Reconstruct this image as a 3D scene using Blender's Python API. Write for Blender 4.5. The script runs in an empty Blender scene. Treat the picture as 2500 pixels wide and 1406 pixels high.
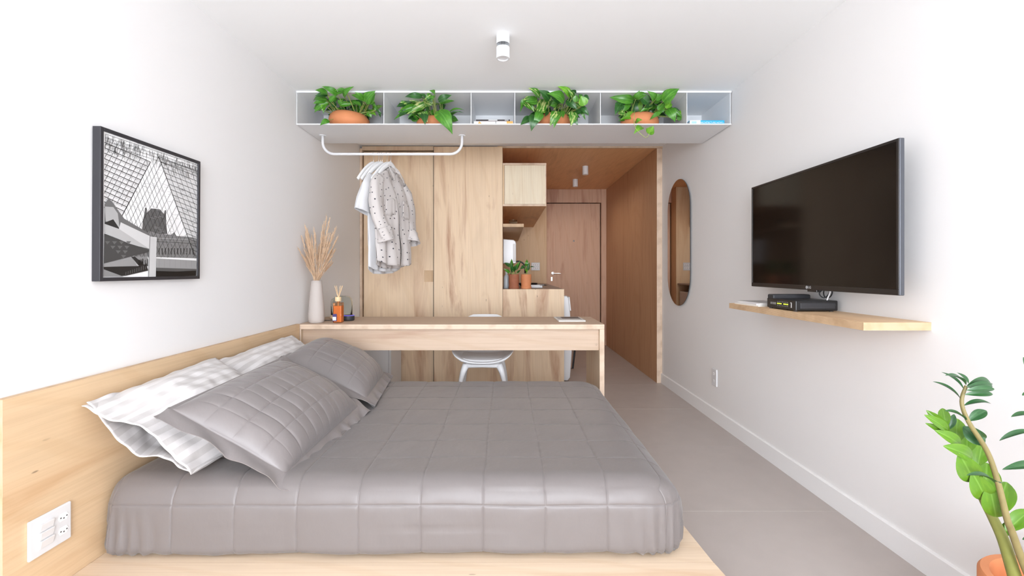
import bpy, math, random
from mathutils import Vector, Matrix, noise
random.seed(7)
SC = bpy.context.scene
COL = SC.collection

# ------------------------------------------------------------------ camera
F = 1111.1                      # focal length in pixels of the 2500 px wide frame (16 mm on 36 mm)
CX, CY, CH = 1236.0, 661.0, 1.09  # vanishing point in pixels, camera height
cam_d = bpy.data.cameras.new('camera'); cam = bpy.data.objects.new('camera', cam_d); COL.objects.link(cam)
cam_d.sensor_width = 36.0; cam_d.sensor_fit = 'HORIZONTAL'; cam_d.lens = 16.0
cam_d.shift_x = (1250 - CX) / 2500.0; cam_d.shift_y = (CY - 703) / 2500.0
cam_d.clip_start = 0.02
cam.location = (0, 0, CH); cam.rotation_euler = (math.radians(90), 0, 0)
SC.camera = cam

# ------------------------------------------------------------------ light
SC.view_settings.view_transform = 'Standard'; SC.view_settings.look = 'None'
SC.view_settings.gamma = 1.0; SC.view_settings.use_curve_mapping = False
SC.view_settings.exposure = 0.38
SC.cycles.max_bounces = 12; SC.cycles.diffuse_bounces = 8; SC.cycles.glossy_bounces = 5; SC.cycles.transmission_bounces = 8
SC.cycles.sample_clamp_indirect = 6.0
W = bpy.data.worlds.new('sky'); SC.world = W; W.use_nodes = True
W.node_tree.nodes['Background'].inputs[0].default_value = (0.86, 0.93, 1.0, 1)
W.node_tree.nodes['Background'].inputs[1].default_value = 1.0
def area(name, loc, rot, sx, sy, power, col):
    l = bpy.data.lights.new(name, 'AREA'); l.shape = 'RECTANGLE'; l.size = sx; l.size_y = sy
    l.energy = power; l.color = col
    o = bpy.data.objects.new(name, l); COL.objects.link(o); o.location = loc; o.rotation_euler = rot
    return o
# daylight that enters by the big window behind the camera
area('window_daylight', (0.15, -2.53, 1.24), (math.radians(90), 0, 0), 2.35, 2.0, 168.0, (0.93, 0.975, 1.05))

def P(u, v, Y):
    return Vector(((u - CX) / F * Y, Y, CH - (v - CY) / F * Y))

# ------------------------------------------------------------------ materials
MATS = {}
def _new(name):
    m = bpy.data.materials.new(name); m.use_nodes = True
    nt = m.node_tree; b = nt.nodes['Principled BSDF']; MATS[name] = m
    return m, nt, b
def N(nt, t, **kw):
    n = nt.nodes.new(t)
    for k, v in kw.items(): setattr(n, k, v)
    return n
def L(nt, a, b): nt.links.new(a, b)
def mat(name, col, rough=0.5, metal=0.0, spec=0.5, bump=0.0, bscale=200.0, vary=0.0, vscale=6.0, **kw):
    m, nt, b = _new(name)
    b.inputs['Base Color'].default_value = (*col, 1); b.inputs['Roughness'].default_value = rough
    b.inputs['Metallic'].default_value = metal; b.inputs['Specular IOR Level'].default_value = spec
    for k, v in kw.items(): b.inputs[k].default_value = v
    tc = N(nt, 'ShaderNodeTexCoord')
    if vary > 0:
        n = N(nt, 'ShaderNodeTexNoise'); n.inputs['Scale'].default_value = vscale; n.inputs['Detail'].default_value = 4
        L(nt, tc.outputs['Object'], n.inputs['Vector'])
        mx = N(nt, 'ShaderNodeMix', data_type='RGBA'); L(nt, n.outputs['Fac'], mx.inputs['Factor'])
        mx.inputs['A'].default_value = (*[c * (1 - vary) for c in col], 1)
        mx.inputs['B'].default_value = (*[min(1, c * (1 + vary)) for c in col], 1)
        L(nt, mx.outputs['Result'], b.inputs['Base Color'])
    if bump > 0:
        n = N(nt, 'ShaderNodeTexNoise'); n.inputs['Scale'].default_value = bscale; n.inputs['Detail'].default_value = 3
        L(nt, tc.outputs['Object'], n.inputs['Vector'])
        bp = N(nt, 'ShaderNodeBump'); bp.inputs['Strength'].default_value = bump; bp.inputs['Distance'].default_value = 0.002
        L(nt, n.outputs['Fac'], bp.inputs['Height']); L(nt, bp.outputs['Normal'], b.inputs['Normal'])
    return m
def ramp(nt, stops):
    r = N(nt, 'ShaderNodeValToRGB'); e = r.color_ramp.elements
    while len(e) < len(stops): e.new(0.5)
    for k, (p, c) in enumerate(stops):
        e[k].position = p; e[k].color = (*c, 1)
    return r
def ply(name, base, streak, axis='z', amount=0.5, rough=0.5, seed=0.0, knots=0.7, wide=1.0):
    """plywood veneer: long soft grain, broad coloured streaks, small dark ticks"""
    m, nt, b = _new(name)
    tc = N(nt, 'ShaderNodeTexCoord')
    def mapped(sl, sc):
        mp = N(nt, 'ShaderNodeMapping'); s = [sc, sc, sc]; s['xyz'.index(axis)] = sl
        mp.inputs['Scale'].default_value = s; mp.inputs['Location'].default_value = (seed, seed * 1.7, seed * .6)
        L(nt, tc.outputs['Object'], mp.inputs['Vector']); return mp
    m1 = mapped(0.55, 5.0 * wide)
    n1 = N(nt, 'ShaderNodeTexNoise'); n1.inputs['Scale'].default_value = 1.6; n1.inputs['Detail'].default_value = 6
    n1.inputs['Roughness'].default_value = .55; n1.inputs['Distortion'].default_value = .9
    L(nt, m1.outputs[0], n1.inputs['Vector'])
    lo = [c * .93 for c in base]
    r1 = ramp(nt, [(0.30, lo), (0.46, base), (0.53, base), (0.70, [base[k] * (1 - amount) + streak[k] * amount for k in range(3)])])
    L(nt, n1.outputs['Fac'], r1.inputs[0])
    m2 = mapped(2.0, 110.0)
    n2 = N(nt, 'ShaderNodeTexNoise'); n2.inputs['Scale'].default_value = 1.0; n2.inputs['Detail'].default_value = 3
    L(nt, m2.outputs[0], n2.inputs['Vector'])
    mx = N(nt, 'ShaderNodeMix', data_type='RGBA', blend_type='MULTIPLY'); mx.inputs['Factor'].default_value = .55
    r2 = ramp(nt, [(0.3, (.86, .83, .80)), (0.6, (1, 1, 1))]); L(nt, n2.outputs['Fac'], r2.inputs[0])
    L(nt, r1.outputs[0], mx.inputs['A']); L(nt, r2.outputs[0], mx.inputs['B'])
    # growth-ring figure
    m4 = mapped(0.9, 4.5)
    w4 = N(nt, 'ShaderNodeTexWave', wave_type='RINGS', rings_direction='SPHERICAL'); w4.inputs['Scale'].default_value = 1.2
    w4.inputs['Distortion'].default_value = 5.5; w4.inputs['Detail'].default_value = 2.0; w4.inputs['Detail Scale'].default_value = .8
    L(nt, m4.outputs[0], w4.inputs['Vector'])
    r4 = ramp(nt, [(0.0, (1, 1, 1)), (0.82, (1, 1, 1)), (0.95, (.90, .84, .76))]); L(nt, w4.outputs['Fac'], r4.inputs[0])
    mx4 = N(nt, 'ShaderNodeMix', data_type='RGBA', blend_type='MULTIPLY'); mx4.inputs['Factor'].default_value = .28
    L(nt, mx.outputs['Result'], mx4.inputs['A']); L(nt, r4.outputs[0], mx4.inputs['B'])
    # ticks
    m3 = mapped(7.0, 26.0)
    v3 = N(nt, 'ShaderNodeTexVoronoi'); v3.inputs['Scale'].default_value = .55
    L(nt, m3.outputs[0], v3.inputs['Vector'])
    n3 = N(nt, 'ShaderNodeTexNoise'); n3.inputs['Scale'].default_value = 3.1; L(nt, tc.outputs['Object'], n3.inputs['Vector'])
    r3 = ramp(nt, [(0.0, (1, 1, 1)), (0.042, (1, 1, 1)), (0.06, (0, 0, 0))]); L(nt, v3.outputs['Distance'], r3.inputs[0])
    r5 = ramp(nt, [(0.52, (0, 0, 0)), (0.6, (1, 1, 1))]); L(nt, n3.outputs['Fac'], r5.inputs[0])
    mm = N(nt, 'ShaderNodeMath', operation='MULTIPLY'); L(nt, r3.outputs[0], mm.inputs[0]); L(nt, r5.outputs[0], mm.inputs[1])
    mk = N(nt, 'ShaderNodeMath', operation='MULTIPLY'); L(nt, mm.outputs[0], mk.inputs[0]); mk.inputs[1].default_value = knots
    mx5 = N(nt, 'ShaderNodeMix', data_type='RGBA'); L(nt, mk.outputs[0], mx5.inputs['Factor'])
    L(nt, mx4.outputs['Result'], mx5.inputs['A']); mx5.inputs['B'].default_value = (.12, .07, .04, 1)
    L(nt, mx5.outputs['Result'], b.inputs['Base Color'])
    b.inputs['Roughness'].default_value = rough; b.inputs['Specular IOR Level'].default_value = .35
    bp = N(nt, 'ShaderNodeBump'); bp.inputs['Strength'].default_value = .12; bp.inputs['Distance'].default_value = .001
    L(nt, n2.outputs['Fac'], bp.inputs['Height']); L(nt, bp.outputs['Normal'], b.inputs['Normal'])
    return m
def plyedge(name, axis, light=(.63, .45, .28), dark=(.36, .21, .11), period=.0045):
    m, nt, b = _new(name)
    tc = N(nt, 'ShaderNodeTexCoord'); w = N(nt, 'ShaderNodeTexWave', wave_type='BANDS', bands_direction=axis.upper())
    w.inputs['Scale'].default_value = 2 * math.pi / (20 * period); w.inputs['Distortion'].default_value = .6
    w.inputs['Detail'].default_value = 2; w.inputs['Detail Scale'].default_value = .1
    L(nt, tc.outputs['Object'], w.inputs['Vector'])
    n = N(nt, 'ShaderNodeTexNoise'); n.inputs['Scale'].default_value = 14; n.inputs['Detail'].default_value = 5
    L(nt, tc.outputs['Object'], n.inputs['Vector'])
    r = ramp(nt, [(0.0, dark), (0.22, light), (1.0, light)]); L(nt, w.outputs['Fac'], r.inputs[0])
    r2 = ramp(nt, [(0.3, (.78, .74, .70)), (0.55, (1, 1, 1))]); L(nt, n.outputs['Fac'], r2.inputs[0])
    mx = N(nt, 'ShaderNodeMix', data_type='RGBA', blend_type='MULTIPLY'); mx.inputs['Factor'].default_value = 1
    L(nt, r.outputs[0], mx.inputs['A']); L(nt, r2.outputs[0], mx.inputs['B']); L(nt, mx.outputs['Result'], b.inputs['Base Color'])
    b.inputs['Roughness'].default_value = .6
    return m

mat('wall_paint', (.795, .785, .78), .75, spec=.2, bump=.05, bscale=350)
mat('ceiling_paint', (.91, .92, .92), .8, spec=.2)
mat('white_trim', (.84, .84, .84), .45)
mat('white_metal', (.80, .82, .84), .38)
mat('shelf_metal', (.76, .77, .78), .42, bump=.03, bscale=500)
mat('white_plastic', (.74, .73, .73), .35)
mat('chair_plastic', (.76, .76, .77), .5)
mat('white_gloss', (.72, .72, .73), .2)
mat('grout', (.78, .74, .70), .9)
mat('tile', (.44, .395, .37), .42, vary=.07, vscale=9, bump=.08, bscale=240)
mat('terracotta', (.66, .25, .105), .7, vary=.16, vscale=9, bump=.15, bscale=160)
mat('terracotta_dark', (.34, .12, .06), .75, vary=.22, vscale=24, bump=.2, bscale=160)
mat('soil', (.05, .035, .025), .95, bump=1, bscale=140)
mat('stem_green', (.36, .46, .13), .5)
mat('stem_zz', (.21, .17, .065), .5, vary=.2, vscale=40)
mat('stem_zz_light', (.19, .20, .045), .5, vary=.2, vscale=40)
mat('tv_bezel', (.014, .012, .012), .3)
mat('tv_side', (.10, .105, .12), .4, metal=.5)
mat('tv_screen', (.008, .006, .005), .10, spec=.22)
mat('frame_black', (.028, .027, .032), .42)
mat('black_plastic', (.014, .014, .015), .35)
mat('black_soft', (.03, .03, .034), .6)
mat('dark_steel', (.10, .09, .085), .35, metal=.6)
mat('chrome', (.78, .78, .78), .18, metal=1)
mat('mirror', (.80, .775, .75), .02, metal=1)
mat('mirror_edge', (.05, .06, .07), .3)
mat('vase_clay', (.52, .465, .43), .7, bump=.12, bscale=90)
mat('straw', (.62, .435, .285), .8, vary=.25, vscale=40)
mat('reed', (.78, .55, .32), .7)
mat('cap_wood', (.80, .60, .36), .55, vary=.15, vscale=60)
mat('amber', (.80, .36, .14), .25, **{'Alpha': 1.0})
mat('fabric_tee', (.64, .64, .65), .9, bump=.2, bscale=500, **{'Sheen Weight': .3})
mat('hanger_white', (.82, .82, .82), .4)
mat('counter_stone', (.26, .215, .19), .4, vary=.2, vscale=120)
mat('led_green', (.7, .95, .05), .4, **{'Emission Color': (.75, 1, .05, 1), 'Emission Strength': 1.5})
mat('led_blue', (.12, .1, .6), .3, **{'Emission Color': (.25, .2, 1, 1), 'Emission Strength': .5})
mat('ink_white', (.8, .8, .8), .6)
mat('ink_grey', (.4, .4, .4), .6)
mat('book_blue', (.015, .44, .78), .45)
mat('book_white', (.82, .82, .80), .5)
mat('book_black', (.03, .025, .025), .5)
mat('book_maroon', (.16, .07, .08), .5)
mat('book_orange', (.80, .36, .08), .5)
mat('book_pale_blue', (.42, .66, .76), .5)
mat('paper', (.80, .78, .74), .8)
mat('paper_grey', (.45, .43, .42), .7)
mat('paper_lilac', (.60, .58, .66), .6)
mat('slot_dark', (.10, .10, .10), .6)
mat('dark_gap', (.05, .045, .04), .8)
mat('fridge_grey', (.55, .55, .55), .35)
mat('ink_label', (.06, .04, .16), .5)
def glass(name, col, rough=0.0, ior=1.45):
    m, nt, b = _new(name)
    b.inputs['Base Color'].default_value = (*col, 1); b.inputs['Transmission Weight'].default_value = 1
    b.inputs['Roughness'].default_value = rough; b.inputs['IOR'].default_value = ior
    return m
glass('clear_glass', (.86, .90, .89), 0, 1.2); glass('amber_glass', (.95, .55, .33), 0.0, 1.2)

PL, ST = (.78, .60, .41), (.50, .27, .15)
ply('ply_door', (.80, .615, .425), (.46, .25, .15), 'z', .75, seed=2.3, knots=.8, wide=.6)
ply('ply_panel', (.80, .615, .425), (.46, .25, .15), 'z', .95, seed=6.1, knots=.8, wide=.62)
ply('ply_desk_x', (.60, .455, .34), (.46, .29, .20), 'x', .55, seed=4.0, knots=.5)
ply('ply_leg_z', (.68, .53, .38), (.60, .38, .26), 'z', .45, seed=3.2, knots=.3)
ply('ply_head_y', (.70, .51, .32), (.55, .32, .16), 'y', .50, seed=8.4, knots=.9)
ply('ply_platform_x', (.72, .57, .42), (.60, .40, .25), 'x', .45, seed=5.5, knots=.9)
ply('ply_hall_z', (.53, .305, .17), (.37, .19, .10), 'z', .5, seed=1.1, knots=.3)  # darker, redder hall veneer: dim light and warm bounce put into its colour
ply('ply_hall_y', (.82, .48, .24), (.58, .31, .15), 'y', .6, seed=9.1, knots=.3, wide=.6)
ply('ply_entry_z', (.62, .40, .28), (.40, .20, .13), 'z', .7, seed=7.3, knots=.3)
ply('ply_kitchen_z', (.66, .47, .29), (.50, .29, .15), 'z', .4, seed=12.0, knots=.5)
ply('ply_cream_z', (.80, .70, .53), (.66, .50, .33), 'z', .4, seed=14.0, knots=.4)
ply('ply_shelf_y', (.76, .52, .31), (.6, .34, .17), 'y', .4, seed=15.0, knots=.3)
for ax in 'xyz': plyedge('edge_' + ax, ax)
plyedge('edge_pale_z', 'z', (.74, .58, .44), (.60, .44, .33), .013)
plyedge('edge_pale_x', 'x', (.74, .58, .44), (.60, .44, .33), .012)

# fabrics
def satin(name, col, rough=.36, stripe=None):
    m, nt, b = _new(name)
    tc = N(nt, 'ShaderNodeTexCoord')
    b.inputs['Roughness'].default_value = rough; b.inputs['Specular IOR Level'].default_value = .55
    b.inputs['Base Color'].default_value = (*col, 1)
    b.inputs['Sheen Weight'].default_value = .15
    n = N(nt, 'ShaderNodeTexNoise'); n.inputs['Scale'].default_value = 16; n.inputs['Detail'].default_value = 5
    mp = N(nt, 'ShaderNodeMapping'); mp.inputs['Scale'].default_value = (1, 1, .4)
    L(nt, tc.outputs['Object'], mp.inputs[0]); L(nt, mp.outputs[0], n.inputs['Vector'])
    n2 = N(nt, 'ShaderNodeTexNoise'); n2.inputs['Scale'].default_value = 900; L(nt, tc.outputs['Object'], n2.inputs['Vector'])
    ad = N(nt, 'ShaderNodeMath', operation='MULTIPLY_ADD'); L(nt, n2.outputs['Fac'], ad.inputs[0]); ad.inputs[1].default_value = .03
    L(nt, n.outputs['Fac'], ad.inputs[2])
    bp = N(nt, 'ShaderNodeBump'); bp.inputs['Strength'].default_value = .28; bp.inputs['Distance'].default_value = .008
    L(nt, ad.outputs[0], bp.inputs['Height']); L(nt, bp.outputs['Normal'], b.inputs['Normal'])
    if stripe:
        w = N(nt, 'ShaderNodeTexWave', bands_direction='Y'); w.inputs['Scale'].default_value = 2 * math.pi / (20 * .052)
        L(nt, tc.outputs['UV'], w.inputs['Vector'])
        r = ramp(nt, [(0.46, col), (0.54, stripe)]); L(nt, w.outputs['Fac'], r.inputs[0]); L(nt, r.outputs[0], b.inputs['Base Color'])
    return m
satin('satin_grey', (.160, .141, .136), .46)
satin('sham_grey', (.195, .173, .169), .42)
satin('cotton_white', (.64, .615, .61), .65, (.53, .505, .495))
def dotted():
    m, nt, b = _new('shirt_fabric')
    tc = N(nt, 'ShaderNodeTexCoord'); v = N(nt, 'ShaderNodeTexVoronoi', voronoi_dimensions='2D'); v.inputs['Scale'].default_value = 17
    v.inputs['Randomness'].default_value = .55
    L(nt, tc.outputs['UV'], v.inputs['Vector'])
    r = ramp(nt, [(0.0, (.03, .03, .04)), (0.075, (.03, .03, .04)), (0.10, (.57, .53, .51))])
    L(nt, v.outputs['Distance'], r.inputs[0]); L(nt, r.outputs[0], b.inputs['Base Color'])
    b.inputs['Roughness'].default_value = .85; b.inputs['Sheen Weight'].default_value = .2
dotted()
def leafmat(name, a, c, mixamt, rib=.35):
    m, nt, b = _new(name)
    tc = N(nt, 'ShaderNodeTexCoord'); n = N(nt, 'ShaderNodeTexNoise'); n.inputs['Scale'].default_value = 3.2; n.inputs['Detail'].default_value = 5
    oi = N(nt, 'ShaderNodeObjectInfo'); av = N(nt, 'ShaderNodeVectorMath', operation='ADD')
    mu = N(nt, 'ShaderNodeMath', operation='MULTIPLY'); mu.inputs[1].default_value = 40
    L(nt, oi.outputs['Random'], mu.inputs[0]); L(nt, tc.outputs['Object'], av.inputs[0]); L(nt, mu.outputs[0], av.inputs[1])
    mp = N(nt, 'ShaderNodeMapping'); mp.inputs['Scale'].default_value = (2.2, .8, 1); L(nt, av.outputs[0], mp.inputs[0])
    L(nt, mp.outputs[0], n.inputs['Vector'])
    r = ramp(nt, [(max(0, .62 - mixamt), a), (.68 - mixamt * .9, c)]); L(nt, n.outputs['Fac'], r.inputs[0])
    sx = N(nt, 'ShaderNodeSeparateXYZ'); L(nt, tc.outputs['Object'], sx.inputs[0])
    ab = N(nt, 'ShaderNodeMath', operation='ABSOLUTE'); L(nt, sx.outputs[0], ab.inputs[0])
    rr = ramp(nt, [(0.0, (rib, rib, rib)), (0.022, (rib, rib, rib)), (0.04, (0, 0, 0))]); L(nt, ab.outputs[0], rr.inputs[0])
    mr_ = N(nt, 'ShaderNodeMix', data_type='RGBA'); L(nt, rr.outputs[0], mr_.inputs['Factor']); L(nt, r.outputs[0], mr_.inputs['A'])
    mr_.inputs['B'].default_value = (*[min(1, q * 1.6 + .06) for q in c], 1)
    L(nt, mr_.outputs['Result'], b.inputs['Base Color']); b.inputs['Roughness'].default_value = .33
    b.inputs['Subsurface Weight'].default_value = 0.0
leafmat('leaf_green', (.05, .20, .015), (.085, .27, .022), .12)
leafmat('leaf_dark', (.018, .09, .014), (.032, .135, .02), .1)
leafmat('leaf_bright', (.10, .30, .015), (.17, .38, .03), .12)
leafmat('leaf_varieg', (.05, .20, .015), (.48, .54, .19), .09)
leafmat('leaf_zz', (.020, .078, .022), (.032, .105, .03), .1, .2)
leafmat('leaf_zz_light', (.085, .200, .010), (.105, .225, .013), .1, .35)
mat('bottle_pale', (.52, .57, .60), .3)
MAT = MATS

# ------------------------------------------------------------------ mesh helpers
class MB:
    def __init__(s): s.v = []; s.f = []; s.m = []; s.uv = None
    def quad(s, pts, mi=0):
        k = len(s.v); s.v += [tuple(p) for p in pts]; s.f.append(tuple(range(k, k + len(pts)))); s.m.append(mi)
    def box(s, x0, x1, y0, y1, z0, z1, mi=0, ax=None, me=None):
        """ax: axis index whose faces take mi, all other faces take me"""
        k = len(s.v)
        s.v += [(x0, y0, z0), (x1, y0, z0), (x1, y1, z0), (x0, y1, z0), (x0, y0, z1), (x1, y0, z1), (x1, y1, z1), (x0, y1, z1)]
        fs = [((0, 3, 2, 1), 2), ((4, 5, 6, 7), 2), ((0, 1, 5, 4), 1), ((2, 3, 7, 6), 1), ((1, 2, 6, 5), 0), ((3, 0, 4, 7), 0)]
        for f, a in fs:
            s.f.append(tuple(k + i for i in f)); s.m.append(mi if ax is None or a == ax else me)
        return s
    def prism(s, poly, axis, a, b, mi=0, me=None):
        """poly: 2D loop in the two other axes, extruded along axis from a to b"""
        n = len(poly); k = len(s.v)
        def pt(p, t):
            q = list(p); q.insert(axis, t); return tuple(q)
        s.v += [pt(p, a) for p in poly] + [pt(p, b) for p in poly]
        s.f.append(tuple(range(k + n - 1, k - 1, -1))); s.m.append(mi)
        s.f.append(tuple(range(k + n, k + 2 * n))); s.m.append(mi)
        for i in range(n):
            j = (i + 1) % n; s.f.append((k + i, k + j, k + n + j, k + n + i)); s.m.append(mi if me is None else me)
        return s
    def lathe(s, prof, c=(0, 0, 0), n=32, mi=0, M=None, close=True):
        k = len(s.v); m = len(prof)
        for r, z in prof:
            for i in range(n):
                a = 2 * math.pi * i / n; p = Vector((r * math.cos(a), r * math.sin(a), z))
                if M is not None: p = M @ p
                s.v.append((p[0] + c[0], p[1] + c[1], p[2] + c[2]))
        for j in range(m - 1):
            for i in range(n):
                i2 = (i + 1) % n
                s.f.append((k + j * n + i, k + j * n + i2, k + (j + 1) * n + i2, k + (j + 1) * n + i)); s.m.append(mi)
        if close:
            if prof[0][0] > 1e-6: s.f.append(tuple(k + i for i in range(n - 1, -1, -1))); s.m.append(mi)
            if prof[-1][0] > 1e-6: s.f.append(tuple(k + (m - 1) * n + i for i in range(n))); s.m.append(mi)
        return s
    def tube(s, pts, r, n=8, mi=0, cap=True, flat=None):
        pts = [Vector(p) for p in pts]; k = len(s.v); m = len(pts)
        rr = r if isinstance(r, (list, tuple)) else [r] * m
        up = None
        for i, p in enumerate(pts):
            t = (pts[min(i + 1, m - 1)] - pts[max(i - 1, 0)])
            if t.length < 1e-9: t = Vector((0, 0, 1))
            t.normalize()
            if up is None:
                up = Vector((0, 0, 1)) if abs(t.z) < .9 else Vector((0, 1, 0))
            a = up - t * up.dot(t)
            if a.length < 1e-6: a = t.orthogonal()
            a.normalize(); up = a; b = t.cross(a)
            fa = fb = 1.0
            if flat: fa, fb = flat
            for q in range(n):
                w = 2 * math.pi * q / n
                s.v.append(tuple(p + (a * math.cos(w) * fa + b * math.sin(w) * fb) * rr[i]))
        for i in range(m - 1):
            for q in range(n):
                q2 = (q + 1) % n
                s.f.append((k + i * n + q, k + i * n + q2, k + (i + 1) * n + q2, k + (i + 1) * n + q)); s.m.append(mi)
        if cap:
            s.f.append(tuple(k + q for q in range(n - 1, -1, -1))); s.m.append(mi)
            s.f.append(tuple(k + (m - 1) * n + q for q in range(n))); s.m.append(mi)
        return s
    def grid(s, rows, mi=0, wrap=False, uv=None):
        k = len(s.v); m = len(rows); n = len(rows[0])
        for r in rows: s.v += [tuple(p) for p in r]
        for j in range(m - 1):
            for i in range(n if wrap else n - 1):
                i2 = (i + 1) % n
                s.f.append((k + j * n + i, k + j * n + i2, k + (j + 1) * n + i2, k + (j + 1) * n + i)); s.m.append(mi)
        if uv:
            if s.uv is None: s.uv = {}
            for j in range(m):
                for i in range(n): s.uv[k + j * n + i] = uv[j][i]
        return s
    def build(s, name, mats, parent=None, smooth=False, bevel=0, sub=0, solid=0, origin=None, seg=2, weld=False, flat_angle=None):
        if isinstance(mats, str): mats = [mats]
        if parent is not None: o0 = Vector(parent['_w'])
        elif origin is not None: o0 = Vector(origin)
        else:
            xs = [v[0] for v in s.v]; ys = [v[1] for v in s.v]; zs = [v[2] for v in s.v]
            o0 = Vector(((min(xs) + max(xs)) / 2, (min(ys) + max(ys)) / 2, min(zs)))
        me = bpy.data.meshes.new(name)
        me.from_pydata([(v[0] - o0[0], v[1] - o0[1], v[2] - o0[2]) for v in s.v], [], s.f)
        for m in mats: me.materials.append(MAT[m])
        if len(mats) > 1: me.polygons.foreach_set('material_index', s.m)
        if s.uv is not None:
            ul = me.uv_layers.new(name='UVMap')
            for lp in me.loops: ul.data[lp.index].uv = s.uv.get(lp.vertex_index, (0, 0))
        if smooth: me.polygons.foreach_set('use_smooth', [True] * len(me.polygons))
        me.update()
        if flat_angle and hasattr(me, 'set_sharp_from_angle'): me.set_sharp_from_angle(angle=math.radians(flat_angle))
        o = bpy.data.objects.new(name, me); COL.objects.link(o)
        o['_w'] = tuple(o0)
        if parent is not None: o.parent = parent
        else: o.location = o0
        if bevel:
            b = o.modifiers.new('bevel', 'BEVEL'); b.width = bevel; b.segments = seg; b.limit_method = 'ANGLE'; b.angle_limit = math.radians(40)
        if solid:
            q = o.modifiers.new('solid', 'SOLIDIFY'); q.thickness = solid; q.offset = 0
        if sub:
            q = o.modifiers.new('sub', 'SUBSURF'); q.levels = sub; q.render_levels = sub
        return o
def tag(o, label, cat, group=None):
    o['label'] = label; o['category'] = cat
    if group: o['group'] = group
    return o
def struct(o, label=None, cat=None):
    o['kind'] = 'structure'
    if label: o['label'] = label
    if cat: o['category'] = cat
    return o
def thing(name, loc, label, cat, group=None):
    o = bpy.data.objects.new(name, None); COL.objects.link(o); o.location = loc; o['_w'] = tuple(loc)
    o.empty_display_size = .1
    return tag(o, label, cat, group)
def text(name, body, size, M, m, parent, extrude=.0004, align='CENTER'):
    c = bpy.data.curves.new(name, 'FONT'); c.body = body; c.size = size; c.extrude = extrude; c.align_x = align; c.align_y = 'CENTER'
    c.resolution_u = 2
    t = bpy.data.objects.new(name + '_tmp', c); COL.objects.link(t)
    me = bpy.data.meshes.new_from_object(t.evaluated_get(bpy.context.evaluated_depsgraph_get()))
    bpy.data.objects.remove(t); bpy.data.curves.remove(c)
    o0 = Vector(parent['_w'])
    me.transform(Matrix.Translation(-o0) @ M); me.materials.clear(); me.materials.append(MAT[m])
    o = bpy.data.objects.new(name, me); COL.objects.link(o); o.parent = parent; o['_w'] = tuple(o0)
    return o
def lerp(a, b, t): return a + (b - a) * t
def sm(a, b, x):
    t = max(0., min(1., (x - a) / (b - a))); return t * t * (3 - 2 * t)
def bez(p0, p1, p2, n):
    return [p0 * (1 - t) ** 2 + p1 * 2 * t * (1 - t) + p2 * t * t for t in [k / n for k in range(n + 1)]]

# ================================================================== the room
XL, XR, ZC = -1.409, 1.515, 2.295
YB, YE, YM = -2.6, 6.66, 4.42        # window wall, entry wall, mouth of the plywood hall
# floor: grout bed with separate tiles
fl = struct(MB().box(XL - .1, XR + .1, YB - .1, YE + .3, -.10, -.0015).build('floor', 'grout', origin=(0, 0, 0)))
yj = [2.064 + .765 * k for k in range(-7, 7)]; xj = [-2.31, -1.335, -.36, .63, 1.62]
for j in range(len(yj) - 1):
    for i in range(len(xj) - 1):
        a, b = max(xj[i], XL - .05) + .0018, min(xj[i + 1], XR + .05) - .0018
        c, d = max(yj[j], YB - .05) + .0018, min(yj[j + 1], YE + .2) - .0018
        MB().box(a, b, c, d, -.012, 0).build('tile', 'tile', parent=fl)
struct(MB().box(XL - .12, XL, YB - .1, YE + .3, 0, ZC).build('wall_left', 'wall_paint'))
struct(MB().box(XR, XR + .12, YB - .1, YE + .3, 0, ZC).build('wall_right', 'wall_paint'))
struct(MB().box(XL - .12, XR + .12, YB - .1, YE + .3, ZC, ZC + .1).build('ceiling', 'ceiling_paint'))
# window wall behind the camera
wb = MB(); wb.box(XL, -1.08, YB - .1, YB, 0, ZC); wb.box(1.38, XR, YB - .1, YB, 0, ZC)
wb.box(-1.08, 1.38, YB - .1, YB, 2.27, ZC); wb.box(-1.08, 1.38, YB - .1, YB, 0, .26)
struct(wb.build('wall_back', 'wall_paint'))
wf = MB()
for x in (-1.08, .13, 1.34): wf.box(x, x + .04, YB - .07, YB - .03, .26, 2.27)
for z in (.26, 2.23): wf.box(-1.08, 1.38, YB - .07, YB - .03, z, z + .04)
wo = struct(wf.build('window_1', 'white_trim'))
for a, b in ((-1.04, .13), (.17, 1.34)):
    MB().box(a, b, YB - .055, YB - .045, .30, 2.23).build('pane', 'clear_glass', parent=wo)
struct(MB().prism([(XR - .013, 0), (XR, 0), (XR, .095), (XR - .009, .095), (XR - .013, .091)], 1, YB, YM).build('baseboard_right', 'white_trim'))
struct(MB().prism([(XL + .013, 0), (XL, 0), (XL, .095), (XL + .009, .095), (XL + .013, .091)], 1, YB, 1.24).build('baseboard_left', 'white_trim'))

# ---- plywood hall
XH = 1.462; ZH = 2.283
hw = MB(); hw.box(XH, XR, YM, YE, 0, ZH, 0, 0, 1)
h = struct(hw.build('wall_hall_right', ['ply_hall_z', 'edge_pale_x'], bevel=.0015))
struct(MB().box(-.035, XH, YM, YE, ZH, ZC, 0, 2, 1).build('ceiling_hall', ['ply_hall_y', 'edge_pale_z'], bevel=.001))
# front edge of the hall lining
struct(MB().box(-.035, XR, YM - .016, YM, ZH - .004, ZC, 0).build('trim_1', 'edge_pale_z'))
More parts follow.
